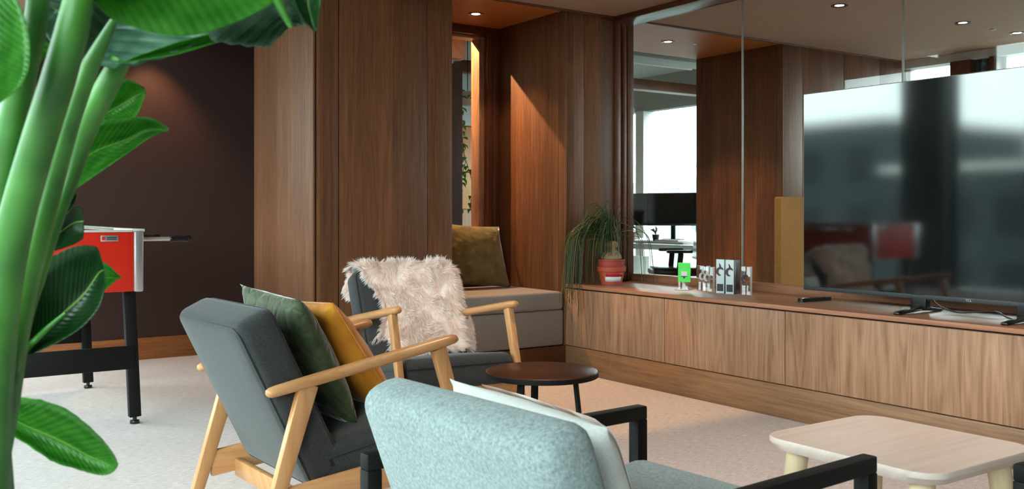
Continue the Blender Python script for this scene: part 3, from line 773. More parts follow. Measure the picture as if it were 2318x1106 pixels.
for yy in (0.25, -0.25):
    ft = beam('foot', (-0.185, yy, 0.006), (0.0, yy, 0.022), 0.03, 0.012, 'blackplastic', t, side=(0, 1, 0), wa1=0.036, wb1=0.022)
    beam('foot_back', (0.0, yy, 0.022), (0.17, yy, 0.006), 0.036, 0.022, 'blackplastic', ft, side=(0, 1, 0), wa1=0.03, wb1=0.012)
    box('foot_neck', (-0.012, yy - 0.04, 0.02), (0.03, yy + 0.04, 0.095), 'blackplastic', ft, 0.006)
cab = tube('power_cable', catmull([(0.30, -2.42, 0.66), (0.30, -2.47, 0.61), (0.31, -2.56, 0.585), (0.33, -2.65, 0.595), (0.34, -2.72, 0.60), (0.33, -2.78, 0.579), (0.32, -2.82, 0.579), (0.31, -2.86, 0.60), (0.31, -2.9, 0.66)], 6), 0.0035, 'blackplastic')
tag(cab, 'thin black cable looping behind the television foot', 'cable')
t = thing('remote_control', 'black remote control lying on the worktop beside the television', 'remote', (0.33, -1.745, 0.575), math.radians(-4))
bm_obj('body', prism_bm(round_rect(-0.115, -0.021, 0.115, 0.021, 0.018, 5), 0.0, 0.019), 'blackplastic', t, True)
bm_obj('button_ring', prism_bm(round_rect(-0.095, -0.012, -0.055, 0.012, 0.011, 5), 0.019, 0.021), 'alu', t, True)
for i in range(4): box('button', (-0.03 + i * 0.03, -0.006, 0.019), (-0.016 + i * 0.03, 0.006, 0.0212), 'darkgrey', t, 0.001)

# ---------------------------------------------------------------- awards on the worktop
def emblem_bm(s, y0, y1):
    """curled squirrel-like mark: hooked tail plus pointed head, in the yz plane"""
    b = bmesh.new()
    def strip(pts, wid):
        L, Rr = [], []
        P_ = catmull([(0, a, c) for a, c in pts], 5)
        for i, p in enumerate(P_):
            d = (P_[min(i + 1, len(P_) - 1)] - P_[max(i - 1, 0)]).normalized(); nrm = Vector((0, -d.z, d.y)); w_ = wid[0] + (wid[1] - wid[0]) * math.sin(PI * i / (len(P_) - 1))
            L.append(p + nrm * w_); Rr.append(p - nrm * w_)
        for i in range(len(P_) - 1):
            q = [L[i], L[i + 1], Rr[i + 1], Rr[i]]
            A = [b.verts.new((y0, -v.y * s, v.z * s)) for v in q]; B = [b.verts.new((y1, -v.y * s, v.z * s)) for v in q]
            b.faces.new(A); b.faces.new(list(reversed(B)))
            for k2 in range(4): b.faces.new((A[k2], B[k2], B[(k2 + 1) % 4], A[(k2 + 1) % 4]))
    strip([(0.10, -0.62), (-0.15, -0.6), (-0.38, -0.3), (-0.3, 0.1), (-0.02, 0.25), (0.15, 0.12)], (0.04, 0.17))
    strip([(-0.12, 0.85), (0.0, 0.55), (0.06, 0.3), (0.3, 0.2), (0.42, 0.0)], (0.03, 0.14))
    return b
def face_cam(rz): return rz
AW = math.radians(20)
# green card in a clear stand
t = thing('card_stand', 'clear acrylic stand holding a bright green card with a white screen icon', 'card stand', (0.305, -0.80, 0.575), AW)
box('stand', (-0.003, -0.042, 0.004), (0.003, 0.042, 0.165), 'acrylic', t, 0.001)
box('foot', (-0.05, -0.045, 0.0), (0.05, 0.045, 0.004), 'acrylic', t, 0.001)
cd = box('card', (-0.0055, -0.041, 0.048), (-0.0031, 0.041, 0.166), 'cardgreen', t, 0)
box('icon_screen', (-0.0066, -0.019, 0.085), (-0.0056, 0.019, 0.113), 'label', cd, 0)
box('icon_base', (-0.0066, -0.02, 0.080), (-0.0056, 0.02, 0.0845), 'blackplastic', cd, 0)
box('icon_stem', (-0.0066, -0.005, 0.070), (-0.0056, 0.005, 0.0798), 'blackplastic', cd, 0)
def award_clear(label, loc, mat, hgt=0.15, dep=0.075):
    t = thing('award_block', label, 'award', loc, AW, 'acrylic awards on the worktop')
    box('block', (-0.012, -dep / 2, 0.0), (0.012, dep / 2, hgt), 'acrylic', t, 0.0015)
    e = emblem_bm(0.042, -0.0145, -0.0125); xform(e, Matrix.Translation((0, 0.0, hgt * 0.62))); bm_obj('emblem', e, mat, t)
    box('edge', (-0.0125, -dep / 2 - 0.002, 0.0), (0.0125, -dep / 2 - 0.0001, hgt), 'emblemclear', t, 0.0005)
award_clear('clear acrylic award block next to the green card', (0.37, -0.895, 0.575), 'emblemclear')
award_clear('clear acrylic award block between its twin and the silver awards', (0.315, -0.985, 0.575), 'emblemclear')
for i, (yy, lb) in enumerate(((-1.092, 'tall silver award with brown curled emblem, nearer the potted palm'), (-1.166, 'tall silver award with brown curled emblem, nearer the television'))):
    t = thing('award_tower', lb, 'award', (0.332, yy, 0.575), AW, 'silver awards on the worktop')
    box('block', (-0.03, -0.020, 0.0), (0.03, 0.030, 0.198), 'acrylic', t, 0.001)
    f_ = box('face', (-0.0335, -0.020, 0.0), (-0.0305, 0.030, 0.198), 'awardwhite', t, 0.0005)
    e = emblem_bm(0.046, -0.036, -0.0338); xform(e, Matrix.Translation((0, 0.005, 0.135))); bm_obj('emblem', e, 'emblem', f_)
    box('dark_square', (-0.036, -0.014, 0.012), (-0.0338, 0.024, 0.054), 'blackplastic', f_, 0)
    box('dark_side', (-0.0335, -0.0335, 0.0), (0.03, -0.0202, 0.198), 'blackplastic', t, 0.0005)
award_clear('clear acrylic award with a black curled emblem near the television', (0.312, -1.285, 0.575), 'blackplastic', 0.165, 0.06)

# ---------------------------------------------------------------- ponytail palm in terracotta pots
t = thing('potted_palm', 'bulbous ponytail palm in stacked terracotta pots with trailing leaves', 'plant', (0.233, -0.196, 0.575))
lathe('pot', [(0, 0.002), (0.066, 0.002), (0.068, 0.0), (0.086, 0.085), (0.094, 0.088), (0.096, 0.118), (0.09, 0.12), (0.0, 0.12)], 'terracotta', t, 30)
lathe('inner_pot', [(0.086, 0.1205), (0.088, 0.155), (0.091, 0.158), (0.091, 0.166), (0.083, 0.166), (0.08, 0.15), (0.0, 0.15)], 'terracotta_dark', t, 30)
def wrap(name, r0, r1, z0, z1, a0, a1, mat, parent):
    b = bmesh.new(); n = 14; V0 = []
    for i in range(n + 1):
        a = math.radians(a0 + (a1 - a0) * i / n)
        V0.append((b.verts.new((r0 * math.cos(a), r0 * math.sin(a), z0)), b.verts.new((r1 * math.cos(a), r1 * math.sin(a), z1))))
    for p_, q_ in zip(V0, V0[1:]): b.faces.new((p_[0], q_[0], q_[1], p_[1]))
    o = bm_obj(name, b, mat, parent, True); md = o.modifiers.new('thickness', 'SOLIDIFY'); md.thickness = 0.001; return o
wrap('label_white', 0.0745, 0.0805, 0.022, 0.054, 198, 282, 'label', t)
wrap('label_red', 0.0807, 0.0858, 0.055, 0.080, 205, 290, 'labelred', t)
lathe('caudex', [(0, 0.15), (0.05, 0.152), (0.066, 0.172), (0.064, 0.19), (0.05, 0.21), (0.032, 0.226), (0.03, 0.24), (0.042, 0.256), (0.044, 0.268), (0.03, 0.285), (0, 0.29)], 'bulb', t, 20)
R = random.Random(12)
for k in range(150):
    a = R.uniform(0, 2 * PI)
    if R.random() < 0.60: a = R.gauss(math.radians(158), 0.75)
    L = R.uniform(0.28, 0.62); up = R.uniform(0.03, 0.24); spread = R.uniform(0.06, 0.29)
    if k % 3 == 0: a = R.gauss(math.radians(172), 0.28); spread = R.uniform(0.23, 0.33); L = R.uniform(0.4, 0.85); up = R.uniform(0.01, 0.16)
    toward = math.cos(a - math.radians(229)) > 0.72
    if toward: spread *= 0.45
    ca, sa = math.cos(a), math.sin(a); z0 = 0.295 + R.uniform(-0.01, 0.02)
    end = z0 + up - L * R.uniform(0.75, 1.15)
    ex, ey = ca * spread * 1.1, sa * spread * 1.1
    if toward: end = max(end, 0.19)
    ov = 0.233 + ex < -0.006
    if not ov or -0.196 + ey > -0.02: end = max(end, 0.012)
    if ov and R.random() < 0.5: end = max(end, -0.12)
    if ov: end = max(end, -0.33)
    pts = [(0.01 * ca, 0.01 * sa, z0), (ca * spread * 0.3, sa * spread * 0.3, z0 + up * 0.8), (ca * spread * 0.65, sa * spread * 0.65, z0 + up * R.uniform(0.6, 1.0)),
           (ca * spread * 0.98, sa * spread * 0.98, z0 + up * 0.05 if end < 0.1 else (z0 + end) / 2 + 0.05), (ex, ey, max(end + (0.03 if toward else 0.10), 0.02)), (ex + R.uniform(-.02, .02), ey + R.uniform(-.03, .03), end)]
    pts = [(x, min(y, 0.18), z) for x, y, z in pts]
    pp = catmull(pts, 5); nn = len(pp)
    tube('leaf', pp, [0.0029 * (1 - 0.75 * (i / nn)) + 0.0003 for i in range(nn)], 'grassdry' if R.random() < (0.35 if end < 0 else 0.12) else 'grassleaf', t, n=4)

# ---------------------------------------------------------------- football table
t = thing('football_table', 'red table football with black steel legs and chrome rods', 'football table', (-3.04, 0.57, 0))
X0, X1, Y0, Y1 = -0.32, 0.31, -0.69, 0.70
box('end_panel', (X0 + 0.03, Y0, 0.66), (X1 - 0.03, Y0 + 0.02, 0.95), 'red', t, 0.002)
box('end_panel', (X0 + 0.03, Y1 - 0.02, 0.66), (X1 - 0.03, Y1, 0.95), 'red', t, 0.002)
for s in (-1, 1): box('side_panel', (min(X0 * -s, X0 * -s - 0.02 * s), Y0 + 0.03, 0.66), (max(X0 * -s, X0 * -s - 0.02 * s), Y1 - 0.03, 0.95), 'red', t, 0.002)
box('playfield', (X0 + 0.02, Y0 + 0.02, 0.74), (X1 - 0.02, Y1 - 0.02, 0.752), 'vine' if False else 'potwhite', t, 0)
for sx in (-1, 1):
    for sy in (-1, 1):
        cx_, cy_ = X1 * sx, (Y0 if sy < 0 else Y1)
        pr = box('corner_profile', (cx_ - 0.033, cy_ - 0.012 if sy < 0 else cy_ - 0.03, 0.658), (cx_ + 0.012 if sx > 0 else cx_ + 0.033, cy_ + 0.03 if sy < 0 else cy_ + 0.012, 0.957), 'alu', t, 0.008)
for x_ in (X0 + 0.01, X1 - 0.01): box('top_rail', (x_ - 0.03, Y0, 0.951), (x_ + 0.03, Y1, 0.966), 'potwhite', t, 0.004)
for y_ in (Y0 + 0.01, Y1 - 0.01): box('top_rail', (X0 + 0.04, y_ - 0.02, 0.951), (X1 - 0.04, y_ + 0.02, 0.962), 'potwhite', t, 0.004)
pl = box('name_plate', (0.125, Y0 - 0.003, 0.906), (0.205, Y0 - 0.0005, 0.936), 'alu', t, 0.0005)
box('plate_mark', (0.130, Y0 - 0.0042, 0.913), (0.146, Y0 - 0.0031, 0.930), 'red', pl, 0)
for zz in (0.917, 0.925): box('plate_line', (0.152, Y0 - 0.0042, zz - 0.0025), (0.198, Y0 - 0.0031, zz + 0.0015), 'darkgrey', pl, 0)
sc = tube('score_rod', [(-0.05, Y0 + 0.03, 0.985), (0.19, Y0 + 0.03, 0.968)], 0.007, 'potwhite', t, n=10)
tube('score_knob', [(-0.02, Y0 + 0.03, 0.985), (0.01, Y0 + 0.03, 0.983)], 0.016, 'blackplastic', t, n=14)
tube('score_knob', [(-0.045, Y0 + 0.03, 0.987), (-0.03, Y0 + 0.03, 0.986)], 0.014, 'potwhite', t, n=14)
for i in range(8):
    y = Y0 + 0.14 + i * 0.157
    side = 1 if i in (0, 1, 3, 5) else -1
    sh = (0.06, 0.16, 0.0, 0.02, 0.0, -0.02, 0.0, 0.0)[i]
    end_ = (X1 + 0.145 + sh * 0.6) * side
    rd = tube('rod', [(-(X1 + 0.06 - sh * 0.5) * side, y, 0.91), (end_, y, 0.91)], 0.0085, 'chrome', t, n=12)
    gpts = [(end_ + side * q, y, 0.91) for q in (-0.005, 0.0, 0.015, 0.045, 0.075, 0.085, 0.09)]
    bm_obj('grip', tube_bm(gpts, [0.012, 0.016, 0.0145, 0.0125, 0.017, 0.015, 0.008], 14), 'blackplastic', rd, 'auto')
    for sd in (-1, 1): bm_obj('bearing', tube_bm([(sd * (X1 + 0.001), y, 0.91), (sd * (X1 + 0.018), y, 0.91)], 0.016, 14), 'blackplastic', rd, 'auto')
    for q in range(3):
        fx = -0.2 + q * 0.2 + sh * 0.3
        bx_ = box_bm((fx - 0.012, y - 0.01, 0.80), (fx + 0.012, y + 0.01, 0.93), 0.004)
        bm_obj('player', bx_, 'red' if side > 0 else 'blackplastic', rd, True)
for sx in (-1, 1):
    for yy in (-0.627, 0.54):
        lg = beam('leg', (0.268 * sx, yy, 0.66), (0.296 * sx, yy, 0.035), 0.055, 0.045, 'black', t, bev=0.003)
        bm_obj('leveller', lathe_bm([(0, 0.0), (0.022, 0.0), (0.024, 0.006), (0.022, 0.016), (0.01, 0.018), (0.01, 0.036), (0, 0.036)], 16, (0.296 * sx, yy, 0)), 'blackplastic', lg, 'auto')
for yy in (-0.64, 0.54):
    box('cross_beam', (-0.29, yy - 0.015, 0.275), (0.29, yy + 0.015, 0.388), 'black', t, 0.003)
for sx in (-1, 1): box('ball_tray', (0.05 * sx - 0.03, 0.36, 0.42), (0.05 * sx + 0.22, 0.56, 0.52), 'black', t, 0.004) if sx < 0 else None

# ---------------------------------------------------------------- big-leaved plant close to the camera
LEAVES = {
    'bottom': [[[-3.7507, -3.5883, 0.7818], [-3.7492, -3.5711, 0.764], [-3.749, -3.5682, 0.7564]], [[-3.7172, -3.6112, 0.7951], [-3.7156, -3.573, 0.7662], [-3.7199, -3.5882, 0.7506]], [[-3.6838, -3.6342, 0.7951], [-3.6843, -3.5789, 0.7485], [-3.6908, -3.6082, 0.7312]], [[-3.6503, -3.6572, 0.7818], [-3.6487, -3.5976, 0.7293], [-3.6641, -3.6265, 0.7094]], [[-3.6192, -3.6785, 0.7528], [-3.6174, -3.6248, 0.7094], [-3.6374, -3.6448, 0.6988]], [[-3.6001, -3.6916, 0.7255], [-3.5978, -3.6538, 0.7008], [-3.6108, -3.6631, 0.69]], [[-3.5938, -3.6959, 0.7093], [-3.5934, -3.678, 0.6983], [-3.5986, -3.6714, 0.6917]]],
    'droop': [[[-3.7035, -3.56, 0.853], [-3.696, -3.5433, 0.8413], [-3.6906, -3.5434, 0.8366]], [[-3.6843, -3.5586, 0.9122], [-3.6626, -3.5218, 0.8641], [-3.6558, -3.5528, 0.8514]], [[-3.6648, -3.5574, 0.9663], [-3.6318, -3.5098, 0.8914], [-3.6178, -3.5643, 0.8747]], [[-3.6297, -3.567, 0.9905], [-3.6031, -3.515, 0.9206], [-3.5937, -3.5663, 0.9016]], [[-3.6002, -3.5727, 0.9926], [-3.5867, -3.5302, 0.9499], [-3.5838, -3.5585, 0.9258]], [[-3.591, -3.5645, 0.9834], [-3.5819, -3.5489, 0.9571], [-3.5792, -3.5471, 0.9377]]],
    'dark': [[[-3.655, -3.4477, 0.9975], [-3.6482, -3.4415, 0.9873], [-3.6425, -3.4436, 0.9792]], [[-3.6382, -3.4351, 1.0337], [-3.6225, -3.4129, 1.0064], [-3.6226, -3.433, 0.9832]], [[-3.6125, -3.4284, 1.0472], [-3.5991, -3.4046, 1.0232], [-3.5994, -3.4247, 0.9913]], [[-3.5908, -3.419, 1.05], [-3.5845, -3.4124, 1.0266], [-3.5854, -3.41, 0.999]]],
    'darktop': [[[-3.6464, -3.4294, 1.0136], [-3.6427, -3.4247, 1.0068], [-3.637, -3.4274, 1.0001]], [[-3.6337, -3.426, 1.0538], [-3.6234, -3.4111, 1.037], [-3.6186, -3.4278, 1.0269]], [[-3.6125, -3.4284, 1.0675], [-3.6047, -3.4118, 1.0576], [-3.6028, -3.4266, 1.0486]], [[-3.5995, -3.4252, 1.0704], [-3.5967, -3.4199, 1.0692], [-3.5959, -3.4192, 1.0672]]],
    'long': [[[-3.6769, -3.457, 1.0467], [-3.6689, -3.4406, 1.0337], [-3.663, -3.441, 1.0205]], [[-3.6408, -3.4527, 1.146], [-3.6169, -3.4173, 1.0949], [-3.6207, -3.4409, 1.0591]], [[-3.5925, -3.4567, 1.1761], [-3.5697, -3.4021, 1.1348], [-3.58, -3.4398, 1.0915]], [[-3.5428, -3.4617, 1.1852], [-3.5239, -3.4044, 1.1556], [-3.5295, -3.4454, 1.1305]], [[-3.5002, -3.4618, 1.1897], [-3.4895, -3.4174, 1.1748], [-3.492, -3.442, 1.1588]], [[-3.4726, -3.4516, 1.1802], [-3.4614, -3.4375, 1.1747], [-3.4647, -3.4316, 1.1714]]],
    'fold': [[[-3.6316, -3.3911, 1.2018], [-3.6234, -3.3785, 1.1723], [-3.6172, -3.3797, 1.1621]], [[-3.5834, -3.406, 1.2403], [-3.5697, -3.3671, 1.1866], [-3.5713, -3.393, 1.176]], [[-3.5486, -3.4116, 1.2493], [-3.5319, -3.3625, 1.2086], [-3.5349, -3.3998, 1.1837]], [[-3.5192, -3.4136, 1.2528], [-3.5039, -3.3759, 1.228], [-3.5062, -3.4013, 1.1923]], [[-3.4968, -3.4108, 1.2442], [-3.4884, -3.3984, 1.239], [-3.4901, -3.3942, 1.2249]]],
    'corner': [[[-3.8023, -3.9167, 1.2773], [-3.768, -3.9221, 1.281], [-3.7529, -3.9294, 1.2817]], [[-3.8035, -3.9341, 1.2214], [-3.7632, -3.9135, 1.2292], [-3.7373, -3.9583, 1.2293]], [[-3.8011, -3.9539, 1.18], [-3.7637, -3.9189, 1.1878], [-3.7366, -3.977, 1.1871]], [[-3.7954, -3.976, 1.1483], [-3.7666, -3.9476, 1.1554], [-3.7462, -3.9885, 1.1611]], [[-3.7831, -4.0027, 1.1299], [-3.7712, -3.9927, 1.1357], [-3.7639, -3.9946, 1.1452]]],
    'front': [[[-3.6801, -3.9642, 1.2848], [-3.6734, -3.9397, 1.2746], [-3.6699, -3.9372, 1.2615]], [[-3.6522, -3.9542, 1.3515], [-3.6376, -3.8952, 1.3102], [-3.6421, -3.9272, 1.2453]], [[-3.5997, -3.9611, 1.3781], [-3.5769, -3.8831, 1.3319], [-3.5862, -3.9365, 1.2345]], [[-3.545, -3.9696, 1.3763], [-3.5186, -3.894, 1.3331], [-3.5341, -3.9431, 1.249]], [[-3.4963, -3.9739, 1.3541], [-3.4741, -3.9201, 1.3288], [-3.4843, -3.9481, 1.2778]], [[-3.4542, -3.9737, 1.3152], [-3.4407, -3.9538, 1.3187], [-3.4413, -3.9486, 1.3118]]],
    'under': [[[-3.6504, -3.7905, 1.2142], [-3.6447, -3.7726, 1.2159], [-3.6414, -3.7712, 1.2164]], [[-3.6602, -3.762, 1.2321], [-3.627, -3.733, 1.2432], [-3.5954, -3.781, 1.2214]], [[-3.6456, -3.7502, 1.2744], [-3.6083, -3.7055, 1.2775], [-3.5361, -3.7998, 1.2442]], [[-3.6306, -3.7386, 1.3168], [-3.5924, -3.6945, 1.313], [-3.4939, -3.807, 1.2766]], [[-3.6061, -3.7336, 1.3773], [-3.5726, -3.7048, 1.3718], [-3.4977, -3.7825, 1.3374]], [[-3.5692, -3.7371, 1.4166], [-3.5599, -3.7216, 1.4221], [-3.5544, -3.7218, 1.4201]]],
    'hang': [[[-3.5237, -3.9017, 1.3202], [-3.4755, -3.9166, 1.324], [-3.4485, -3.9321, 1.3247]], [[-3.5305, -3.8728, 1.2539], [-3.4478, -3.8746, 1.3038], [-3.4357, -3.9166, 1.2975]], [[-3.4934, -3.874, 1.2442], [-3.4323, -3.8609, 1.2859], [-3.4209, -3.9025, 1.2774]], [[-3.4543, -3.8766, 1.2445], [-3.4293, -3.8756, 1.2705], [-3.4114, -3.8848, 1.2732]]],
    'roll': [[[-3.6154, -3.7781, 1.2211], [-3.6051, -3.7779, 1.2253], [-3.5959, -3.7831, 1.2309]], [[-3.5545, -3.8078, 1.2336], [-3.545, -3.7923, 1.2444], [-3.5435, -3.8069, 1.2535]], [[-3.5108, -3.8257, 1.2496], [-3.5006, -3.8107, 1.2584], [-3.4995, -3.8249, 1.2675]], [[-3.4802, -3.8345, 1.2603], [-3.4736, -3.8318, 1.2664], [-3.4687, -3.834, 1.2778]]],
    'tip': [[[-3.5039, -4.0608, 1.2992], [-3.4824, -4.0683, 1.3008], [-3.4666, -4.0779, 1.301]], [[-3.4948, -4.055, 1.2643], [-3.475, -4.0466, 1.2684], [-3.4673, -4.0654, 1.2659]], [[-3.4828, -4.051, 1.2453], [-3.4679, -4.0393, 1.249], [-3.4656, -4.0544, 1.2491]], [[-3.4699, -4.0478, 1.2363], [-3.466, -4.0432, 1.2351], [-3.4632, -4.0439, 1.2377]]],
    'jag': [[[-3.5738, -3.4065, 0.9639], [-3.5668, -3.404, 0.9357], [-3.5666, -3.4029, 0.9111]], [[-3.5515, -3.4096, 0.9599], [-3.5447, -3.3923, 0.9356], [-3.55, -3.4022, 0.9173]], [[-3.5366, -3.4077, 0.9453], [-3.5308, -3.3897, 0.9349], [-3.535, -3.4003, 0.9307]], [[-3.5279, -3.4016, 0.9383], [-3.5248, -3.3964, 0.9365], [-3.5258, -3.3946, 0.9343]]],
    'bit': [[[-3.6861, -3.572, 1.2934], [-3.6802, -3.5687, 1.2824], [-3.675, -3.5711, 1.2705]], [[-3.6663, -3.5674, 1.2811], [-3.6605, -3.5471, 1.2681], [-3.6702, -3.5562, 1.2456]], [[-3.6552, -3.5568, 1.2777], [-3.6522, -3.5516, 1.272], [-3.6561, -3.5477, 1.2635]]],
    'frontlow': [[[-3.7098, -3.677, 1.3293], [-3.6993, -3.6733, 1.3259], [-3.6898, -3.678, 1.3207]], [[-3.693, -3.6642, 1.3002], [-3.6699, -3.6472, 1.3119], [-3.6538, -3.6784, 1.3139]], [[-3.6758, -3.6518, 1.2815], [-3.6472, -3.6385, 1.2928], [-3.631, -3.6698, 1.2952]], [[-3.6581, -3.6397, 1.2387], [-3.6469, -3.6365, 1.2519], [-3.6369, -3.6415, 1.264]]],
}
STALKS = [
    [(-3.7158, -3.8912, 1.295, 0.011), (-3.7166, -3.8785, 1.2497, 0.012), (-3.7278, -3.8587, 1.1842, 0.0145), (-3.7377, -3.8398, 1.1174, 0.016), (-3.7445, -3.823, 1.0444, 0.018), (-3.7498, -3.8072, 0.9302, 0.02), (-3.7532, -3.7928, 0.7789, 0.022)],
    [(-3.6807, -3.9395, 1.2899, 0.013), (-3.6895, -3.9335, 1.2342, 0.0165), (-3.7004, -3.9139, 1.1799, 0.0175), (-3.7158, -3.8912, 1.1151, 0.018), (-3.7324, -3.8677, 1.0394, 0.0185), (-3.7445, -3.8472, 0.9622, 0.02), (-3.7525, -3.8296, 0.8835, 0.023), (-3.7554, -3.8155, 0.7837, 0.023)],
    [(-3.6476, -3.8045, 1.2153, 0.0105), (-3.6644, -3.7809, 1.1507, 0.0105), (-3.6797, -3.7583, 1.0824, 0.0125), (-3.6991, -3.745, 0.997, 0.015), (-3.7145, -3.7344, 0.9329, 0.018), (-3.7302, -3.7479, 0.8561, 0.019), (-3.7454, -3.7738, 0.7741, 0.02)],
    [(-3.6019, -3.751, 1.2319, 0.012), (-3.6156, -3.7416, 1.2013, 0.0145), (-3.6366, -3.7151, 1.1465, 0.0145), (-3.6528, -3.7039, 1.0847, 0.011), (-3.6707, -3.7038, 1.0286, 0.0095), (-3.6884, -3.7038, 0.9625, 0.0085), (-3.7072, -3.7152, 0.8986, 0.008), (-3.7336, -3.7576, 0.7693, 0.01)],
    [(-3.6274, -3.8306, 1.2657, 0.004), (-3.6375, -3.8176, 1.2406, 0.0075), (-3.6476, -3.8045, 1.2153, 0.0105)],
    [(-3.4589, -3.9583, 1.2549, 0.003), (-3.4692, -3.9573, 1.2729, 0.005), (-3.4803, -3.9558, 1.2948, 0.006)],
    [(-3.6364, -3.5697, 0.9, 0.002), (-3.6562, -3.5561, 0.8796, 0.004), (-3.6831, -3.5497, 0.8514, 0.005), (-3.7281, -3.6644, 0.8393, 0.007), (-3.7467, -3.7729, 0.7741, 0.008)],
]
t = thing('broad_leaf_plant', 'tall bird of paradise plant with thick green stalks and broad leaves', 'plant', (-3.77, -3.80, 0))
o0 = Vector((-3.77, -3.80, 0))
lathe('pot', [(0, 0.0), (0.15, 0.0), (0.155, 0.01), (0.2, 0.42), (0.205, 0.44), (0.19, 0.44), (0.18, 0.40), (0, 0.40)], 'potwhite', t, 36)
lathe('soil', [(0.181, 0.402), (0.0, 0.41)], 'soil', t, 24)
for i, s in enumerate(STALKS):
    pts = [Vector(p[:3]) - o0 for p in s]; rad = [p[3] for p in s]
    if i not in (4, 5):
        a = i * 1.3; pts.append(Vector((0.05 * math.cos(a), 0.05 * math.sin(a), 0.40))); rad.append(rad[-1] * 1.05)
    pp = catmull(pts, 6); rr_ = []
    for k in range(len(pp)):
        f = k / 6; j = min(int(f), len(rad) - 2); rr_.append(rad[j] + (rad[j + 1] - rad[j]) * (f - j))
    tube('stalk', pp, rr_, 'stalk', t, n=14)
def leaf(rows, mat, ridge=0.0, per=5, nc=10, jag=0.0):
    Ls, Ms, Rs = (catmull([Vector(r[i]) - o0 for r in rows], per) for i in range(3))
    n = len(Ls); b = bmesh.new(); uv = b.loops.layers.uv.new('UVMap'); G = []
    for i in range(n):
        row = []
        for j in range(nc + 1):
            q = j / nc
            # quadratic through L, M, R
            p = Ls[i] * (2 * (q - .5) * (q - 1)) + Ms[i] * (4 * q * (1 - q)) + Rs[i] * (2 * q * (q - .5))
            row.append(p)
        G.append(row)
    VV = []
    for i in range(n):
        r_ = []
        for j in range(nc + 1):
            a = G[min(i + 1, n - 1)][j] - G[max(i - 1, 0)][j]; c = G[i][min(j + 1, nc)] - G[i][max(j - 1, 0)]
            nn = a.cross(c); nn = nn.normalized() if nn.length > 1e-9 else Vector((0, 0, 1))
            p = G[i][j] + nn * ridge * math.sin(i * 0.95 - abs(j - nc / 2) * 0.8)
            if jag and j in (0, nc): p = p + (G[i][j] - G[i][nc // 2]) * jag * noise.noise(Vector((i * 0.9, j, 2.2)))
            r_.append(b.verts.new(p))
        VV.append(r_)
    for i in range(n - 1):
        for j in range(nc):
            f = b.faces.new((VV[i][j], VV[i + 1][j], VV[i + 1][j + 1], VV[i][j + 1]))
            for lp, (ii, jj) in zip(f.loops, ((i, j), (i + 1, j), (i + 1, j + 1), (i, j + 1))): lp[uv].uv = (jj / nc, ii / (n - 1))
    o = bm_obj('leaf', b, mat, t, 'all')
    md = o.modifiers.new('thickness', 'SOLIDIFY'); md.thickness = 0.0008
    return o
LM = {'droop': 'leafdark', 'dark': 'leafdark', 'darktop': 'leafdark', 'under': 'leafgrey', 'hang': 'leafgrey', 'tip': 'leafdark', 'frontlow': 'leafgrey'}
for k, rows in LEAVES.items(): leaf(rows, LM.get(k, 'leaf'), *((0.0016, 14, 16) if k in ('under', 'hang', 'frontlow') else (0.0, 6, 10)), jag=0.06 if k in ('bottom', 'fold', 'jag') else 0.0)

# ---------------------------------------------------------------- ceiling downlights
def downlight(label, x, y, z=H, watt=60.0, size=74, blend=0.45, col=(1.0, 0.68, 0.42)):
    t = thing('downlight', label, 'downlight', (x, y, z), 0, 'recessed ceiling downlights')
    lathe('trim_ring', [(0.029, -0.0012), (0.046, -0.005), (0.052, -0.006), (0.053, 0.0)], 'blackplastic', t, 28)
    lathe('lamp', [(0.0, -0.002), (0.029, -0.0018)], 'lamp', t, 24)
    if watt:
        l = D.lights.new('downlight_beam', 'SPOT'); l.energy = watt; l.color = col; l.spot_size = math.radians(size); l.spot_blend = blend; l.shadow_soft_size = 0.03
        o = D.objects.new('downlight_beam', l); COL.objects.link(o); o.parent = t; o.location = (0, 0, -0.02)
downlight('recessed downlight in the soffit over the bench nook', -0.425, 0.443, H - 0.004, 20, 92)
downlight('recessed downlight in the soffit over the passage to the office', 1.377, 0.465, H - 0.004, 60, 92)
downlight('recessed downlight nearest the glass, above the television edge', 1.40, -1.107)
downlight('recessed downlight in the middle of the meeting room ceiling', 2.60, -1.25)
downlight('recessed downlight nearest the meeting room window', 3.30, -1.27)
downlight('recessed downlight washing the dark alcove wall', -2.16, 1.86, H, 60, 84, 0.6, (1.0, 0.55, 0.28))
downlight('recessed downlight over the round side table, above the view', -1.55, -1.9, H, 85, 100, 1.0, (1.0, 0.76, 0.58))
downlight('recessed downlight over the ash table, above the view', -1.1, -3.6, H, 85, 100, 1.0, (1.0, 0.76, 0.58))
t = thing('track_spotlight', 'warm spotlight above the office side of the nook window', 'spotlight', (-0.62, 1.5, 2.9))
tube('lamp_head', [(0, 0, -0.02), (0.02, -0.03, -0.1)], 0.035, 'alu', t, n=16)
tube('bracket', [(0, 0, 0.0), (0, 0, -0.03)], 0.012, 'alu', t, n=8)
l = D.lights.new('spotlight_beam', 'SPOT'); l.energy = 420; l.color = (1.0, 0.55, 0.25); l.spot_size = math.radians(80); l.spot_blend = 0.3; l.shadow_soft_size = 0.012
o = D.objects.new('spotlight_beam', l); COL.objects.link(o); o.parent = t; o.location = (0.028, -0.042, -0.13)
o.rotation_euler = Vector((0.62, -1.2, -1.7)).to_track_quat('-Z', 'Y').to_euler()
dt = lathe('smoke_detector', [(0.0, -0.012), (0.018, -0.01), (0.022, 0.0)], 'potwhite', None, 18, (3.0, -1.25, H))
tag(dt, 'tiny round sensor on the meeting room ceiling', 'sensor')

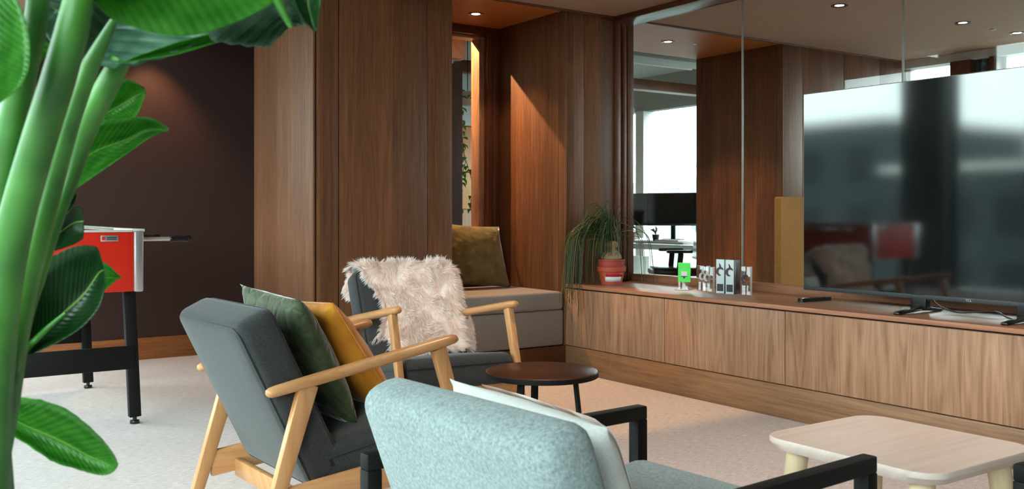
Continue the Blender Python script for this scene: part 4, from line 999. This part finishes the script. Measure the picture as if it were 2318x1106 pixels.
# ---------------------------------------------------------------- meeting room and office beyond the glass
t = thing('felt_screen', 'tan felt upholstered screen standing in the meeting room', 'screen', (1.92, -0.40, 0))
bm_obj('panel_board', prism_bm(round_rect(-0.28, 0.12, 0.55, 1.165, 0.02, 4), -0.03, 0.03, 'xz'), 'yellowfelt', t, True)
for x in (-0.2, 0.45): box('foot', (x - 0.03, -0.2, 0.0), (x + 0.03, 0.2, 0.12), 'black', t, 0.006)

t = thing('office_desk', 'white office desk beyond the glass with monitors on it', 'desk', (3.55, 2.95, 0))
box('desktop', (-0.45, -0.9, 0.725), (0.45, 0.9, 0.75), 'offwhite', t, 0.004)
for s in (-1, 1):
    lg = box('leg', (-0.05, 0.75 * s - 0.04, 0.03), (0.05, 0.75 * s + 0.04, 0.725), 'offwhite', t, 0.004)
    box('foot_bar', (-0.36, 0.75 * s - 0.04, 0.0), (0.36, 0.75 * s + 0.04, 0.03), 'offwhite', lg, 0.004)
box('cross_bar', (-0.04, -0.71, 0.64), (0.04, 0.71, 0.70), 'offwhite', t, 0.003)
def monitor(label, x, y, rz):
    t = thing('monitor', label, 'monitor', (x, y, 0.75), rz, 'monitors on the office desk')
    box('panel_back', (-0.29, -0.02, 0.16), (0.29, 0.02, 0.53), 'blackplastic', t, 0.006)
    box('screen', (-0.282, -0.022, 0.185), (0.282, -0.0205, 0.522), 'screen', t, 0)
    box('stand', (-0.025, 0.02, 0.01), (0.025, 0.05, 0.3), 'black', t, 0.004)
    box('foot', (-0.11, -0.06, 0.0), (0.11, 0.1, 0.012), 'black', t, 0.004)
monitor('black monitor nearer the wood pier on the office desk', 3.68, 2.80, math.radians(-62))
monitor('black monitor beside the glazing jamb on the office desk', 3.50, 3.35, math.radians(-62))
def small_pot(label, x, y, z, r, h, mat, nl, seed):
    t = thing('small_potted_plant', label, 'plant', (x, y, z), 0, 'small plants on the office desk')
    lathe('pot', [(0, 0), (r * 0.75, 0), (r, h), (r * 0.88, h), (r * 0.8, h * 0.85), (0, h * 0.85)], mat, t, 16)
    R = random.Random(seed)
    for i in range(nl):
        a = R.uniform(0, 2 * PI); q = R.uniform(0.5, 1.6) * r; zz = h + R.uniform(0.3, 1.2) * r * 1.6
        pts = [(0, 0, h * 0.85), (q * 0.4 * math.cos(a), q * 0.4 * math.sin(a), zz), (q * math.cos(a), q * math.sin(a), zz + 0.01)]
        tube('leaf', catmull(pts, 3), [0.002, 0.003, 0.006, 0.010, 0.012, 0.008, 0.003], 'grassleaf', t, n=5, flat=0.3)
small_pot('small green plant in a clay pot on the office desk edge', 3.26, 3.02, 0.75, 0.055, 0.09, 'skinpot', 12, 3)
small_pot('small plant in a dark pot under the left monitor', 3.22, 3.36, 0.75, 0.04, 0.06, 'blackplastic', 9, 5)
small_pot('small plant in a black pot under the right monitor', 3.26, 2.62, 0.75, 0.04, 0.07, 'blackplastic', 9, 8)
kb = box('keyboard', (3.18, 2.2, 0.751), (3.33, 2.55, 0.768), 'label', None, 0.004)
tag(kb, 'white keyboard on the office desk', 'keyboard')
t = thing('drawer_unit', 'low white drawer unit under the office desk', 'drawer unit', (3.5, 3.45, 0))
box('body', (-0.2, -0.25, 0.03), (0.2, 0.2, 0.55), 'concrete', t, 0.004)
for i in range(3): box('drawer', (-0.215, -0.24, 0.06 + i * 0.165), (-0.2005, 0.19, 0.215 + i * 0.165), 'offwhite' if i % 2 else 'concrete', t, 0.003)
def office_chair(label, x, y, rz):
    t = thing('office_chair', label, 'chair', (x, y, 0), rz, 'black office chairs')
    bm_obj('seat', box_bm((-0.24, -0.24, 0.43), (0.24, 0.24, 0.51), 0.03, 3), 'blackplastic', t, 'all')
    bm_obj('backrest', xform(slab_bm(0.44, 0.52, 0.06, 0.025, 0.01), frame_matrix(Vector((0, -0.27, 0.84)), Vector((0, -0.14, 0.99)).normalized(), Vector((0, 0.99, 0.14)).normalized())), 'blackplastic', t, 'all')
    tube('column', [(0, 0, 0.08), (0, 0, 0.43)], 0.028, 'black', t)
    beam('back_bar', (0, -0.2, 0.44), (0, -0.29, 0.66), 0.05, 0.02, 'black', t)
    for s in (-1, 1):
        beam('arm_post', (0.26 * s, 0.0, 0.45), (0.27 * s, -0.02, 0.66), 0.03, 0.05, 'black', t)
        box('arm_pad', (0.27 * s - 0.04, -0.13, 0.66), (0.27 * s + 0.04, 0.12, 0.69), 'blackplastic', t, 0.01)
    for i in range(5):
        a = 2 * PI * i / 5 + 0.3
        sp = beam('base_spoke', (0, 0, 0.1), (0.28 * math.cos(a), 0.28 * math.sin(a), 0.075), 0.04, 0.03, 'black', t, side=(0, 0, 1))
        bm_obj('caster', tube_bm([(0.28 * math.cos(a) - 0.02 * math.sin(a), 0.28 * math.sin(a) + 0.02 * math.cos(a), 0.03), (0.28 * math.cos(a) + 0.02 * math.sin(a), 0.28 * math.sin(a) - 0.02 * math.cos(a), 0.03)], 0.029, 12), 'blackplastic', sp, 'auto')
office_chair('black office chair at the white desk beyond the passage', 2.86, 1.92, math.radians(55))
office_chair('black office chair seen through the narrow nook window', 1.35, 3.2, math.radians(60))
t = thing('track_spotlight', 'silver track spotlight under the office ceiling beam', 'spotlight', (2.6, 2.62, 2.66))
tube('track', [(-1.2, 0, 0.0), (1.2, 0, 0.0)], 0.015, 'potwhite', t, n=8)
tube('lamp_head', [(0.0, -0.02, -0.03), (0.05, -0.1, -0.16)], 0.045, 'alu', t, n=16)
tube('lamp_head', [(0.14, 0.0, -0.02), (0.18, -0.03, -0.14)], 0.045, 'alu', t, n=16)
tube('lamp_glow', [(0.051, -0.101, -0.162), (0.0515, -0.102, -0.164)], 0.036, 'lamp', t, n=16)
# seen through the nook window
t = thing('office_wall_unit', 'orange brown wood wall unit in the office behind the nook window', 'cabinet', (2.6, 5.6, 0))
box('carcass', (-1.4, 0.0, 0.0), (1.4, 0.4, 2.2), 'panel', t, 0.004)
for i in range(5): box('door', (-1.39 + i * 0.556, -0.02, 0.05), (-0.84 + i * 0.556, -0.0005, 1.1), 'cab', t, 0.002); box('door', (-1.39 + i * 0.556, -0.02, 1.11), (-0.84 + i * 0.556, -0.0005, 2.18), 'beechZ', t, 0.002)
bx1 = struct(box('trim_6', (-0.3, 1.6, 2.30), (0.21, 1.7, 2.62), 'beech', bev=0.004), 'pale wood boxing hanging behind the nook window')
bx2 = struct(box('trim_7', (-0.1, 1.72, 0.0), (0.253, 1.8, 2.28), 'darkwall', bev=0.004), 'dark post behind the nook window')
t = thing('hanging_vine', 'long green vine trailing behind the nook window', 'plant', (0.66, 2.3, 2.02))
lathe('hanging_pot', [(0, 0.0), (0.06, 0.0), (0.09, 0.12), (0.08, 0.12), (0, 0.10)], 'potwhite', t, 18)
tube('cord', [(0, 0, 0.10), (0, 0, 0.9)], 0.004, 'black', t, n=6)
R = random.Random(4)
for k in range(4):
    a = R.uniform(0, 6.28); pts = [(0.05 * math.cos(a), 0.05 * math.sin(a), 0.12)]; x, y, z = 0.09 * math.cos(a), 0.09 * math.sin(a), 0.1
    while z > -1.15 + 0.12 * k:
        pts.append((x, y, z)); z -= 0.12; x += R.uniform(-.035, .035); y += R.uniform(-.03, .03)
    tube('stem', catmull(pts, 3), 0.003, 'grassleaf', t, n=5)
    for p in pts[1:]:
        for q in range(3):
            ang = R.uniform(0, 6.28); L = R.uniform(0.05, 0.085); d = Vector((math.cos(ang), math.sin(ang), R.uniform(-.9, .1))).normalized(); sd = d.cross(Vector((0, 0, 1))).normalized()
            c = Vector(p) + Vector((0, 0, R.uniform(-.05, .05)))
            b = bmesh.new(); uv = b.loops.layers.uv.new('UVMap')
            pr = [(0, 0.0), (0.2, 0.3), (0.45, 0.36), (0.75, 0.22), (1.0, 0.0)]
            cen = [b.verts.new(c + d * L * f - Vector((0, 0, 0.02 * f * f))) for f, _ in pr]
            for s_ in (-1, 1):
                ed = [b.verts.new(c + d * L * f + sd * s_ * wv * L + Vector((0, 0, 0.008))) if 0 < wv else None for f, wv in pr]
                for i in range(4):
                    q4 = [cen[i], cen[i + 1]] + ([ed[i + 1]] if ed[i + 1] else []) + ([ed[i]] if ed[i] else [])
                    f_ = b.faces.new(q4)
            bm_obj('leaf', b, 'vine', t, True)
